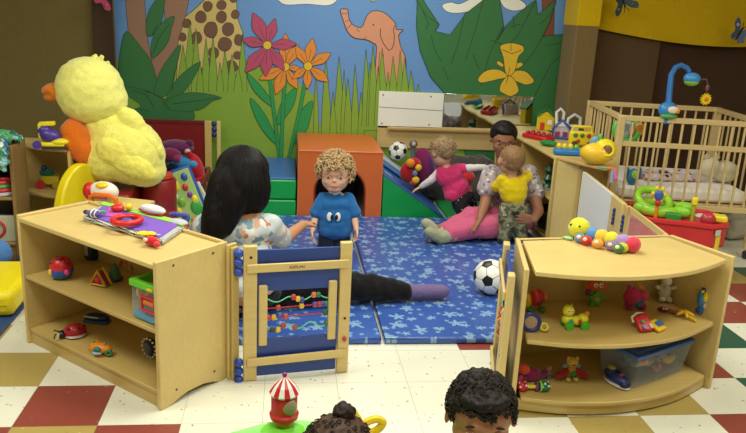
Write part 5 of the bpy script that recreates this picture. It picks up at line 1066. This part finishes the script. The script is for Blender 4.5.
for k in range(16):
    a0, a1 = 2*math.pi*k/16, 2*math.pi*(k+1)/16
    prof = [(.040, .088), (.043, .094), (.030, .115), (.014, .132), (.004, .140)]
    for (r0, z0), (r1, z1) in zip(prof, prof[1:]):
        mbt.add([(r0*math.cos(a0), r0*math.sin(a0), z0), (r0*math.cos(a1), r0*math.sin(a1), z0), (r1*math.cos(a1), r1*math.sin(a1), z1), (r1*math.cos(a0), r1*math.sin(a0), z1)], [(0, 1, 2, 3)], k % 2)
    mbt.add([(0, 0, .089), (.040*math.cos(a1), .040*math.sin(a1), .088), (.040*math.cos(a0), .040*math.sin(a0), .088)], [(0, 1, 2)], k % 2)
link('tent_roof', mbt, ['pl:c8202c', 'pl:f0ece8'], CT)
part('finial', 'pl:8c2070', [('s', (0, 0, .146), .007), ('c', (0, 0, .134), (0, 0, .146), .004)], CT)
yv = [at_y(x, y, 1.93) for x, y in ((351, 409), (357, 418), (362, 425), (369, 421), (377, 419), (383, 423), (377, 430), (370, 433))]
YT = thing('yellow_curl_toy', 'curled yellow snail toy at the right rim of the green saucer', 'baby toy', yv[3])
CP = []
for i in range(len(yv)-1):
    a_, b_, c_, d_ = [yv[max(0, min(len(yv)-1, i+q_))]-yv[3] for q_ in (-1, 0, 1, 2)]
    for s_ in range(5):
        t_ = s_/5; CP.append(tuple(.5*((2*b_)+(c_-a_)*t_+(2*a_-5*b_+4*c_-d_)*t_*t_+(3*b_-3*c_+d_-a_)*t_**3)))
part('curl', 'pl:ecc820', [('t', CP, .0125)], YT)
b_ = Vector((.05+.31, 1.56+.08, .375))
part('stalk', 'pl:e0b81c', [('t', [tuple(Vector((.24, 1.80, .37))-yv[3]), tuple(Vector((.25, 1.86, .365))-yv[3]), tuple(yv[7]-yv[3])], .009)], YT)
bpy.data.objects['toy_racer'].scale = (1.2, 1.2, 1.15)

# ================================================================== PEOPLE
def basis_of(yaw, pitch=0, roll=0):
    """yaw: direction the face looks (0 = +Y, degrees clockwise seen from above = towards +X), pitch down positive"""
    return (Matrix.Rotation(-R(yaw), 3, 'Z') @ Matrix.Rotation(-R(pitch), 3, 'X') @ Matrix.Rotation(R(roll), 3, 'Y'))
def mshape(s, c, B, k=1.0):
    """place a head-frame ellipsoid (x right, y forward, z up) in the world"""
    e = B.to_euler(); p = Vector(c)+B @ (Vector(s[1])*k); r = s[2] if isinstance(s[2], (tuple, list)) else (s[2],)*3
    rot = B
    if len(s) > 3: rot = B @ Euler([R(a) for a in s[3]]).to_matrix()
    e = rot.to_euler()
    return ('s', tuple(p), tuple(v*k for v in r), (math.degrees(e.x), math.degrees(e.y), math.degrees(e.z)))
def head_shapes(c, B, H, baby=False):
    w_ = 1.08 if baby else .96
    S_ = [('s', (0, -.06, .10), (.39*w_, .45, .40)), ('s', (0, .07, -.16), ((.335 if baby else .30)*w_, .31, .31)), ('s', (0, .17, -.33), ((.21 if baby else .17)*w_, .19, .14)), ('s', (.15*w_, .21, -.14), .14), ('s', (-.15*w_, .21, -.14), .14),
          ('s', (0, .365 if baby else .375, -.07), (.046, .065, .05)), ('s', (0, .34, .01), (.035, .05, .09)), ('s', (0, .33, .10), (.20, .08, .07)), ('s', (.39*w_, -.03, -.04), (.035, .09, .12), (0, 0, -18)), ('s', (-.39*w_, -.03, -.04), (.035, .09, .12), (0, 0, 18)), ('s', (0, .335, -.235), (.09, .06, .04))]
    return [mshape(s, c, B, H) for s in S_]
def face_parts(par, O, c, B, H, lip='pt:a8605a', iris='pl:4a6078', brow='hr:7a6040', baby=False, mouth=True):
    loc = Vector(c)-Vector(O); w_ = 1.08 if baby else .96
    def ps(nm, m, ss, p=par): return part(nm, m, [mshape(s, loc, B, H) for s in ss], p)
    for sx in (-1, 1):
        e = ps('eye', 'pl:e4ddd4', [('s', (sx*.155*w_, .335, .0), (.054, .035, .034))]); ps('iris', iris, [('s', (sx*.155*w_, .362, .0), (.030, .012, .032))], e); ps('pupil', 'pl:0c0c0c', [('s', (sx*.155*w_, .370, .0), (.015, .008, .016))], e)
        ps('eyelid', [c_ for c_ in par.children if c_.name.startswith('body')][0].data.materials[0], [('s', (sx*.155*w_, .350, .040), (.066, .030, .010), (0, sx*6, 0))], e)
        ps('eyebrow', brow, [('s', (sx*.16*w_, .365, .115), (.075, .022, .014), (0, sx*8, 0))])
    if mouth: ps('mouth', lip, [('s', (0, .378, -.222), (.085, .024, .016)), ('s', (0, .376, -.250), (.070, .026, .018))])
def hand_shapes(wr, d, n, k, curl=25, side=1, spread=7):
    """hand from the wrist along d, palm facing n; five separate curled fingers, thumb from the side of the palm"""
    d = Vector(d).normalized(); n = Vector(n); n = (n-d*n.dot(d)).normalized(); s = d.cross(n)*side; w_ = Vector(wr); out = []
    for o_, l in ((-.030, .070), (-.010, .078), (.012, .076), (.030, .066)): out.append(('k', tuple(w_+s*o_*.55*k), .0135*k, tuple(w_+d*l*k+s*o_*k), .0115*k))
    for o_, l, L in ((-.031, .070, .052), (-.0105, .078, .062), (.0115, .077, .066), (.0325, .068, .058)):
        p = w_+d*l*k+s*o_*k; a = R(spread*o_/.03); dd = (d*math.cos(a)+s*math.sin(a)).normalized()
        for q, f in enumerate((.45, .32, .25)):
            c_ = R(curl)*(q+.5); v = dd*math.cos(c_)+n*math.sin(c_); e = p+v*L*f*k; out.append(('k', tuple(p), (.0092-.0008*q)*k, tuple(e), (.0086-.0008*q)*k)); p = e
    p = w_+d*.022*k+s*.026*k; e = p+(d*.6+s*.75+n*.25).normalized()*.034*k; f = e+(d*.85+s*.25+n*.35).normalized()*.028*k
    out += [('k', tuple(p), .0130*k, tuple(e), .0105*k), ('k', tuple(e), .0100*k, tuple(f), .0085*k)]
    return out
def limb(*a):
    """chain p0,r0,p1,r1,p2,r2... of tapered capsules"""
    return [('k', tuple(a[i]), a[i+1], tuple(a[i+2]), a[i+3]) for i in range(0, len(a)-2, 2)]
def person(label, o): return thing('person', label, 'person', o)
def V3(*a): return Vector(a)
def curls(nm, mat, c, B, H, par, O, n, size, rad, zmin=-.12, seed=3, face=.25, scl=(.43, .50, .46), tr=.0035):
    """a head of separate curly locks laid over the skull"""
    q = random.Random(seed); mb = MB(); loc = Vector(c)-Vector(O)
    k = 0; i = 0
    while k < n and i < n*8:
        i += 1; z = q.uniform(-.5, 1); a = q.uniform(0, 2*math.pi); r = math.sqrt(max(0, 1-z*z)); u = Vector((r*math.cos(a), r*math.sin(a), z))
        p = Vector((u.x*scl[0], u.y*scl[1]-.06, u.z*scl[2]+.10))
        if p.z < zmin or (p.y > .18 and p.z < face): continue
        k += 1; nn = (B @ u).normalized(); x, y = frame(nn); base = loc+B @ (p*H); ph = q.uniform(0, 6.3); s = size*q.uniform(.7, 1.3)
        pts = []
        for t in range(9):
            f = t/8; an = ph+f*q.uniform(6.5, 8.5); pts.append(base+nn*(f*rad*q.uniform(.8, 1.1))+x*(s*math.cos(an))+y*(s*math.sin(an)))
        vs, fs = g_tube(pts, [tr]*8+[tr*.4], 5); mb.add(vs, fs)
    return link(nm, mb, mat, par)

# ---- toddler in the blue shirt, standing on the mat
TO = V3(.315, 4.26, MZ+.001); P = person('toddler with curly blond hair in a blue t-shirt standing behind the bead gate', TO)
skin = 'sk:e4b49a'; z0 = MZ
hc = V3(.300, 4.235, .603); HB = basis_of(187, 5); HH = .218
b = head_shapes(hc, HB, HH, True)
b += [('k', (.302, 4.26, .46), .034, (.300, 4.25, .56), .040)]
b += [('s', (.308, 4.265, .40), (.092, .062, .09)), ('s', (.31, 4.265, .30), (.088, .062, .09))]
for sx, hx, hz, el in ((-1, .175, .262, (.190, 4.245, .335)), (1, .436, .270, (.424, 4.245, .345))):
    sh = V3(.308+sx*.085, 4.262, .440); el = V3(*el); wr = V3(hx, 4.195, hz+.005)
    b += limb(sh, .030, el, .0235, wr, .0165); b += hand_shapes(wr, (0.02*sx, -.15, -1), (-sx, -.3, 0), .60, 28, 1 if sx < 0 else -1)
for sx in (-1, 1): b += limb(V3(.31+sx*.045, 4.265, .27), .048, V3(.31+sx*.052, 4.255, .16), .036, V3(.31+sx*.055, 4.27, z0+.03), .026, V3(.31+sx*.062, 4.21, z0+.018), .020)
flesh('body', b, skin, P, .0042, 3, 0, origin=TO)
sh_ = [('s', (.308, 4.265, .415), (.112, .076, .066)), ('s', (.31, 4.265, .34), (.112, .080, .11)), ('k', (.278, 4.262, .26), .074, (.346, 4.262, .26), .074), ('k', (.302, 4.262, .455), .050, (.302, 4.262, .43), .06)]
sh_ += limb(V3(.235, 4.262, .445), .040, V3(.196, 4.248, .36), .042) + limb(V3(.385, 4.262, .445), .040, V3(.424, 4.248, .362), .042)
SH = flesh('shirt', sh_+[('s', (.31, 4.264, .300), (.114, .080, .085))], 'fb:2b6cb0', P, .006, 10, .004, .04, TO)
flesh('collar', [('k', (.276, 4.222, .497), .010, (.300, 4.208, .489), .010), ('k', (.300, 4.208, .489), .010, (.326, 4.222, .497), .010)], 'fb:dcdcd8', SH, .004, 1, origin=TO)
for sx in (-1, 1):
    e = part('eye_print', 'pt:eef0f0', [('s', (.296-TO.x+sx*.025, 4.180-TO.y, .354-TO.z), (.0165, .006, .028))], SH, label='white oval printed on the shirt')
    part('pupil_print', 'pt:141820', [('s', (.299-TO.x+sx*.014, 4.175-TO.y, .352-TO.z), (.009, .004, .016))], e)
tr_ = []
for sx in (-1, 1): tr_ += limb(V3(.31+sx*.040, 4.265, .25), .052, V3(.31+sx*.052, 4.257, .16), .052, V3(.31+sx*.058, 4.265, .085), .046)
tp = flesh('trousers', tr_, 'fb:1c2438', P, .006, 3, .004, .04, TO)
part('side_stripe', 'fb:d0d4dc', [('s', (.31+.103-TO.x, 4.235-TO.y, .17-TO.z), (.006, .008, .05))], tp)
flesh('shoe', limb(V3(.255, 4.27, z0+.026), .028, V3(.248, 4.20, z0+.022), .024), 'fb:c8ccd0', P, .006, 2, origin=TO)
flesh('shoe', limb(V3(.365, 4.27, z0+.026), .028, V3(.372, 4.20, z0+.022), .024), 'fb:c8ccd0', P, .006, 2, origin=TO)
face_parts(P, TO, hc, HB, HH, 'pt:c07a70', 'pl:34404c', 'hr:c89c78', True)
flesh('hair', [mshape(('s', (0, -.10, .15), (.43, .46, .40)), hc, HB, HH), mshape(('s', (0, .12, .36), (.32, .24, .14)), hc, HB, HH)], 'hr:a08460', P, .006, 2, .012, .02, TO)
curls('curly_hair', 'hr:c0a278', hc, HB, HH, P, TO, 270, .013, .032, -.10, 4, .22, (.43, .49, .43), .0038)

# ---- baby in yellow shirt and camouflage trousers, back to the camera, standing against the woman
CAMO = spot_mat('camouflage_cloth', None, ['3c4030', '6c6a50', '8c8668', '52583c', 'a49c84'], 13, (0, .42, .48, .54, .62), kind='noise')
BO = V3(1.575, 4.70, MZ+.001); P = person('baby in yellow shirt and camouflage trousers standing with back turned', BO)
hc = V3(1.525, 4.740, .612); HB = basis_of(-8, -4, 4); HH = .205; bs = 'sk:c89878'
b = head_shapes(hc, HB, HH, True)+[('k', (1.54, 4.735, .50), .032, (1.53, 4.74, .56), .036), ('s', (1.55, 4.72, .44), (.080, .056, .075)), ('s', (1.565, 4.715, .34), (.076, .062, .075))]
b += limb(V3(1.475, 4.73, .480), .028, V3(1.462, 4.78, .42), .024, V3(1.470, 4.86, .43), .018)+hand_shapes((1.470, 4.86, .43), (0, 1, .1), (0, .2, -1), .55, 20, 1)
b += limb(V3(1.625, 4.73, .485), .028, V3(1.665, 4.79, .50), .024, V3(1.645, 4.86, .54), .018)+hand_shapes((1.645, 4.86, .54), (-.3, 1, .2), (0, .2, -1), .55, 20, -1)
for sx in (-1, 1): b += limb(V3(1.565+sx*.042, 4.71, .28), .048, V3(1.572+sx*.05, 4.70, .17), .036, V3(1.572+sx*.056, 4.70, z0+.03), .028, V3(1.572+sx*.065, 4.75, z0+.016), .020)
flesh('body', b, bs, P, .0045, 3, origin=BO)
flesh('shirt', [('s', (1.55, 4.72, .45), (.098, .072, .060)), ('s', (1.556, 4.718, .415), (.100, .080, .085)), ('s', (1.560, 4.715, .38), (.092, .076, .075))]+limb(V3(1.478, 4.73, .480), .041, V3(1.452, 4.765, .425), .040)+limb(V3(1.622, 4.73, .487), .041, V3(1.662, 4.77, .498), .040), 'fb:e0c418', P, .006, 9, .006, .03, BO)
tr_ = [('s', (1.566, 4.712, .300), (.086, .072, .050))]
for sx in (-1, 1): tr_ += limb(V3(1.566+sx*.043, 4.712, .28), .060, V3(1.572+sx*.052, 4.70, .17), .054, V3(1.572+sx*.056, 4.695, .082), .050)
flesh('trousers', tr_, CAMO, P, .006, 3, .006, .03, BO)
for sx in (-1, 1): flesh('shoe', limb(V3(1.572+sx*.056, 4.70, z0+.022), .024, V3(1.572+sx*.066, 4.76, z0+.020), .021), 'fb:54503c', P, .006, 2, origin=BO)
face_parts(P, BO, hc, HB, HH, 'pt:a8605a', 'pl:4a3828', 'hr:6a5030', True)
flesh('hair', [mshape(('s', (0, -.085, .14), (.42, .46, .40)), hc, HB, HH), mshape(('s', (0, -.22, -.02), (.33, .30, .26)), hc, HB, HH)], 'hr:8a6a48', P, .005, 3, .003, .02, BO)

# ---- woman in pink trousers, sitting with legs stretched to the left
FLO = spot_mat('grey_flowered_scrub', 'a99ea0', ['8c5c6c', 'c8c0bc', '6c6470', 'b48c94', 'd8d0cc', '74707c'], 34, .42)
WO = V3(1.66, 4.92, MZ); P = person('woman with dark hair in flowered top and pink trousers sitting against the long shelf', WO)
sk2 = 'sk:9a6a50'
hc = V3(1.515, 4.93, .722); HB = basis_of(190, 14, -3); HH = .225
b = head_shapes(hc, HB, HH)+[('k', (1.545, 4.96, .54), .052, (1.525, 4.945, .64), .050)]
b += [('s', (1.60, 4.965, .44), (.165, .095, .11)), ('s', (1.63, 4.965, .31), (.135, .095, .13)), ('s', (1.65, 4.95, .17), (.16, .12, .12))]
lw = V3(1.335, 4.70, .215); b += limb(V3(1.455, 4.94, .475), .050, V3(1.395, 4.81, .30), .040, lw, .027)+hand_shapes(lw, (-.55, -.35, -.55), (.2, -.1, -1), .95, 14, -1)
rw = V3(1.700, 4.652, .225); b += limb(V3(1.735, 4.95, .475), .050, V3(1.765, 4.76, .255), .040, rw, .027)+hand_shapes(rw, (-1, -.10, .10), (0, 1, .1), .92, 12, 1)
for k, (hp, kn, an, to) in enumerate(((V3(1.56, 4.92, .14), V3(1.30, 4.83, .175), V3(1.10, 4.75, .090), V3(1.010, 4.733, .14)), (V3(1.64, 4.86, .12), V3(1.36, 4.74, .14), V3(1.13, 4.70, .085), V3(1.02, 4.658, .105)))):
    b += limb(hp, .080, kn, .060, an, .036, to, .030)
flesh('body', b, sk2, P, .007, 3, origin=WO)
tp_ = [('s', (1.60, 4.965, .455), (.180, .112, .095)), ('s', (1.625, 4.965, .33), (.160, .115, .13)), ('s', (1.65, 4.955, .21), (.168, .13, .10))]
tp_ += limb(V3(1.455, 4.94, .478), .068, V3(1.415, 4.86, .385), .070)+limb(V3(1.735, 4.95, .478), .068, V3(1.758, 4.86, .365), .070)
flesh('scrub_top', tp_, FLO, P, .008, 3, .010, .06, WO)
pk = []
for hp, kn, an in ((V3(1.58, 4.93, .15), V3(1.31, 4.83, .180), V3(1.13, 4.765, .108)), (V3(1.64, 4.86, .13), V3(1.37, 4.74, .145), V3(1.14, 4.705, .100))): pk += limb(hp, .105, kn, .080, an, .058)
flesh('trousers', pk+[('s', (1.65, 4.94, .15), (.18, .14, .105))], 'fb:c85c80', P, .008, 4, .012, .07, WO)
flesh('sock', limb(V3(1.15, 4.76, .100), .050, V3(1.045, 4.74, .088), .050, V3(.970, 4.722, .165), .038), 'fb:a8aa90', P, .006, 4, .004, .03, WO)
flesh('sock', limb(V3(1.16, 4.70, .092), .048, V3(1.06, 4.67, .082), .047, V3(.980, 4.645, .125), .038), 'fb:a0a288', P, .006, 4, .004, .03, WO)
face_parts(P, WO, hc, HB, HH, 'pt:6c3430', 'pl:2a1a10', 'hr:181010')
flesh('hair', [mshape(('s', (0, -.12, .17), (.43, .45, .40)), hc, HB, HH), mshape(('s', (0, .06, .36), (.33, .30, .15)), hc, HB, HH), mshape(('s', (0, -.48, .28), (.20, .16, .18)), hc, HB, HH)], 'hr:15100e', P, .007, 3, .004, .03, WO)
for sx in (-1, 1): part('earring', 'mt:c8b070', [mshape(('s', (sx*.39, .0, -.17), .03), hc-WO, HB, HH)], P)

# ---- toddler in pink leaning on the ramp
DOT = spot_mat('polka_dot_cloth', '141018', ['e8e4e8', 'd8d0d8'], 42, .22)
KO = V3(1.27, 5.08, .04); P = person('toddler in pink top with white sleeves crawling onto the blue ramp', KO)
hc = V3(1.120, 5.06, .600); HB = basis_of(-28, 22, 0); HH = .200; sk3 = 'sk:d8a58a'
b = head_shapes(hc, HB, HH, True)+[('k', (1.150, 5.055, .49), .030, (1.135, 5.06, .55), .034), ('s', (1.185, 5.055, .43), (.085, .06, .08), (0, -25, 0)), ('s', (1.25, 5.06, .33), (.080, .065, .085), (0, -25, 0))]
lw = V3(.985, 5.09, .335); b += limb(V3(1.105, 5.05, .46), .028, V3(1.045, 5.05, .39), .022, lw, .017)+hand_shapes(lw, (-.8, .1, -.5), (-.3, 0, -1), .55, 12, -1)
rw = V3(1.440, 5.02, .505); b += limb(V3(1.255, 5.055, .485), .028, V3(1.345, 5.045, .49), .022, rw, .017)+hand_shapes(rw, (1, 0, .05), (0, .3, -1), .55, 25, 1)
b += limb(V3(1.26, 5.04, .25), .052, V3(1.30, 4.99, .12), .040, V3(1.42, 5.08, .075), .028, V3(1.47, 5.08, .068), .020)+limb(V3(1.32, 5.09, .27), .052, V3(1.40, 5.11, .14), .040, V3(1.50, 5.16, .09), .028, V3(1.54, 5.17, .075), .020)
flesh('body', b, sk3, P, .0045, 3, origin=KO)
flesh('pink_top', [('s', (1.183, 5.055, .430), (.100, .072, .080), (0, -25, 0)), ('s', (1.235, 5.055, .345), (.098, .080, .090), (0, -25, 0)), ('k', (1.20, 5.02, .30), .055, (1.30, 5.07, .31), .06)]+limb(V3(1.120, 5.05, .465), .036, V3(1.095, 5.05, .435), .036)+limb(V3(1.24, 5.055, .485), .038, V3(1.275, 5.05, .487), .036), 'fb:d03a72', P, .006, 3, .005, .03, KO)
flesh('sleeve', limb(V3(1.105, 5.05, .455), .030, V3(1.045, 5.05, .392), .027, V3(.997, 5.085, .345), .023), 'fb:d4ccd0', P, .005, 3, .003, .02, KO); flesh('sleeve', limb(V3(1.265, 5.055, .486), .031, V3(1.345, 5.045, .492), .027, V3(1.425, 5.025, .504), .023), 'fb:d4ccd0', P, .005, 3, .003, .02, KO)
flesh('leggings', [('s', (1.295, 5.055, .265), (.085, .075, .07), (0, -25, 0))]+limb(V3(1.265, 5.03, .25), .062, V3(1.305, 4.99, .13), .050, V3(1.40, 5.07, .085), .038)+limb(V3(1.32, 5.09, .27), .062, V3(1.40, 5.11, .15), .050, V3(1.49, 5.155, .095), .038), DOT, P, .006, 3, .003, .03, KO)
flesh('hair', [mshape(('s', (0, -.09, .13), (.44, .48, .41)), hc, HB, HH), mshape(('s', (0, -.24, -.05), (.34, .28, .26)), hc, HB, HH)], 'hr:94795a', P, .005, 2, .006, .018, KO)
curls('hair_wisps', 'hr:a08664', hc, HB, HH, P, KO, 120, .008, .014, -.2, 9, .22, (.43, .48, .42), .0022)
face_parts(P, KO, hc, HB, HH, 'pt:b8625c', 'pl:4c6c88', 'hr:b08c60', True)

# ---- woman with long black hair, back to the camera
FL2 = spot_mat('flowered_scrub', 'c4ccd0', ['c07868', '8098a8', 'd8a890', 'c4ccd0', 'e4e0d8', 'b8887c'], 21, .50)
AO = V3(-.20, 3.52, MZ); P = person('woman with long black hair in flowered top sitting with back to the camera', AO)
sk4 = 'sk:c08a68'
hc = V3(-.200, 3.545, .742); HB = basis_of(38, 16, 0); HH = .235
b = head_shapes(hc, HB, HH)+[('k', (-.225, 3.52, .55), .055, (-.205, 3.535, .66), .052)]
b += [('s', (-.225, 3.50, .47), (.185, .10, .11)), ('s', (-.215, 3.49, .32), (.145, .10, .14)), ('s', (-.19, 3.50, .16), (.17, .14, .12))]
rw = V3(.105, 3.86, .395); b += limb(V3(-.065, 3.52, .485), .052, V3(.0, 3.66, .37), .040, rw, .026)+hand_shapes(rw, (.35, .9, -.05), (0, 0, -1), .92, 15, -1)
lw = V3(-.44, 3.80, .28); b += limb(V3(-.385, 3.50, .480), .052, V3(-.47, 3.60, .32), .040, lw, .027)+hand_shapes(lw, (.5, .8, -.2), (0, 0, -1), .92, 15, 1)
b += limb(V3(-.12, 3.56, .13), .088, V3(.30, 3.63, .125), .062, V3(.66, 3.655, .082), .038, V3(.84, 3.66, .080), .030)
b += limb(V3(-.26, 3.58, .13), .088, V3(-.22, 3.95, .16), .062, V3(-.02, 4.12, .085), .038, V3(.07, 4.15, .07), .030)
flesh('body', b, sk4, P, .007, 3, origin=AO)
tp_ = [('s', (-.225, 3.50, .475), (.196, .118, .095)), ('s', (-.218, 3.49, .34), (.175, .125, .14)), ('s', (-.20, 3.50, .20), (.185, .145, .11)), ('k', (-.31, 3.50, .51), .06, (-.14, 3.51, .51), .06)]
tp_ += limb(V3(-.075, 3.52, .487), .068, V3(-.015, 3.62, .395), .064)+limb(V3(-.375, 3.50, .484), .068, V3(-.445, 3.57, .375), .066)
flesh('scrub_top', tp_, FL2, P, .008, 3, .010, .07, AO)
flesh('trousers', [('s', (-.19, 3.52, .15), (.19, .155, .11))]+limb(V3(-.12, 3.57, .14), .105, V3(.32, 3.625, .130), .082, V3(.48, 3.645, .112), .074, V3(.655, 3.655, .092), .052)+limb(V3(-.26, 3.58, .14), .105, V3(-.22, 3.95, .17), .080, V3(-.03, 4.11, .095), .05), 'fb:121014', P, .008, 3, .010, .05, AO)
flesh('sock', limb(V3(.665, 3.656, .084), .042, V3(.75, 3.660, .085), .042, V3(.868, 3.665, .084), .038), 'fb:70608c', P, .006, 3, .003, .03, AO)
flesh('sock', limb(V3(-.03, 4.12, .085), .040, V3(.08, 4.155, .075), .036), 'fb:70608c', P, .006, 3, .003, .03, AO)
face_parts(P, AO, hc, HB, HH, 'pt:a05850', 'pl:2a1a10', 'hr:181010')
hs = [('s', (-.203, 3.535, .765), (.128, .140, .120)), ('s', (-.212, 3.500, .70), (.136, .125, .15)), ('s', (-.14, 3.52, .68), (.075, .10, .13)), ('k', (-.27, 3.455, .72), .085, (-.325, 3.405, .56), .062), ('k', (-.325, 3.405, .56), .062, (-.375, 3.385, .42), .022), ('k', (-.24, 3.44, .66), .085, (-.285, 3.39, .52), .050), ('k', (-.285, 3.39, .52), .050, (-.33, 3.375, .44), .018)]
HA = flesh('long_hair', hs, 'hr:100d0e', P, .007, 4, .003, .03, AO)
from mathutils.bvhtree import BVHTree
bv = BVHTree.FromPolygons([v.co.copy() for v in HA.data.vertices], [tuple(p.vertices) for p in HA.data.polygons])
q = random.Random(12); mb = MB(); top = V3(-.195, 3.545, .878)-AO
for i in range(420):
    a = 2*math.pi*q.random(); d = V3(math.cos(a), math.sin(a), 0); p = top+d*q.uniform(0, .09); pts = []
    for k in range(22):
        co, n, _, _ = bv.find_nearest(p)
        if co is None: break
        co = co+n*.0012; pts.append(co)
        t = V3(-.006*min(k, 12)/6, -.004, -1)+d*max(0, .9-k*.14)
        t = (t-n*t.dot(n)); 
        if t.length < .15: break
        p = co+t.normalized()*.021
        if pts[-1].z+AO.z < .40: break
    if len(pts) > 5: vs, fs = g_tube(pts, [.0022]*(len(pts)-1)+[.0008], 5); mb.add(vs, fs)
link('hair_strands', mb, 'hr:151112', HA)

# ---- foreground child with dark curly hair, facing the camera
CO = V3(.515, 1.60, 0); P = person('child with short dark curly hair at the bottom edge of the picture', CO)
hc = V3(.496, 1.575, .578); HB = basis_of(188, 8, 0); HH = .196; sk5 = 'sk:a87252'
b = head_shapes(hc, HB, HH, True)+[('k', (.51, 1.60, .44), .032, (.508, 1.59, .52), .036), ('s', (.515, 1.61, .37), (.092, .06, .08)), ('s', (.515, 1.61, .27), (.085, .062, .09))]
for sx in (-1, 1):
    b += limb(V3(.515+sx*.088, 1.61, .41), .030, V3(.515+sx*.12, 1.59, .31), .024, V3(.515+sx*.115, 1.53, .23), .018)+hand_shapes((.515+sx*.115, 1.53, .23), (0, -.5, -.8), (-sx, 0, 0), .6, 25, 1 if sx < 0 else -1)
    b += limb(V3(.515+sx*.045, 1.61, .24), .050, V3(.515+sx*.05, 1.60, .13), .038, V3(.515+sx*.052, 1.61, .03), .027, V3(.515+sx*.06, 1.55, .02), .020)
flesh('body', b, sk5, P, .0042, 3, origin=CO)
flesh('shirt', [('s', (.515, 1.61, .385), (.106, .074, .062)), ('s', (.515, 1.61, .30), (.102, .076, .10))]+limb(V3(.44, 1.61, .412), .040, V3(.405, 1.595, .335), .040)+limb(V3(.59, 1.61, .412), .040, V3(.625, 1.595, .335), .040), 'fb:b8b4b0', P, .006, 3, .004, .04, CO)
tr_ = []
for sx in (-1, 1): tr_ += limb(V3(.515+sx*.045, 1.61, .24), .060, V3(.515+sx*.052, 1.60, .13), .050, V3(.515+sx*.054, 1.61, .06), .044)
flesh('trousers', tr_, 'fb:3c4868', P, .006, 3, .004, .04, CO)
face_parts(P, CO, hc, HB, HH, 'pt:8c4c44', 'pl:2a1810', 'hr:1c1410', True)
flesh('hair', [mshape(('s', (0, -.11, .165), (.415, .44, .385)), hc, HB, HH), mshape(('s', (0, .14, .37), (.32, .24, .12)), hc, HB, HH)], 'hr:1b1512', P, .005, 2, .008, .012, CO)
curls('curly_hair', 'hr:221a16', hc, HB, HH, P, CO, 800, .0045, .010, 0.04, 11, .22, (.415, .46, .41), .0020)

# ---- foreground child with a small bun, sitting in the green saucer
EO = V3(.13, 1.56, 0); P = person('child with thin brown hair in a small bun sitting in the green saucer', EO)
hc = V3(.132, 1.545, .482); HB = basis_of(215, 10, 0); HH = .200; sk6 = 'sk:9c6a50'
b = head_shapes(hc, HB, HH, True)+[('k', (.13, 1.56, .35), .032, (.133, 1.555, .43), .036), ('s', (.13, 1.57, .28), (.090, .06, .08)), ('s', (.13, 1.57, .18), (.085, .062, .09))]
for sx in (-1, 1):
    b += limb(V3(.13+sx*.085, 1.57, .32), .030, V3(.13+sx*.11, 1.49, .30), .024, V3(.13+sx*.09, 1.41, .40), .018)+hand_shapes((.13+sx*.09, 1.41, .405), (0, -1, .1), (0, 0, -1), .6, 15, 1 if sx < 0 else -1)
    b += limb(V3(.13+sx*.045, 1.57, .16), .048, V3(.13+sx*.05, 1.54, .09), .034, V3(.13+sx*.05, 1.55, .03), .024)
flesh('body', b, sk6, P, .0045, 3, origin=EO)
flesh('shirt', [('s', (.13, 1.57, .295), (.104, .074, .062)), ('s', (.13, 1.57, .21), (.10, .076, .09))], 'fb:c07890', P, .006, 3, .004, .04, EO)
face_parts(P, EO, hc, HB, HH, 'pt:8c4c44', 'pl:2a1810', 'hr:1c1410', True)
HR = flesh('hair', [mshape(('s', (0, -.09, .13), (.415, .455, .395)), hc, HB, HH)], 'hr:4c372c', P, .005, 2, .005, .015, EO)
flesh('bun', [('s', (.154, 1.580, .592), (.029, .028, .023)), ('s', (.152, 1.575, .574), (.020, .020, .018))], 'hr:241812', HR, .004, 1, .006, .012, EO)
curls('hair_wisps', 'hr:2c1e18', hc, HB, HH, HR, EO, 150, .006, .009, .0, 15, .26, (.42, .46, .405), .0018)
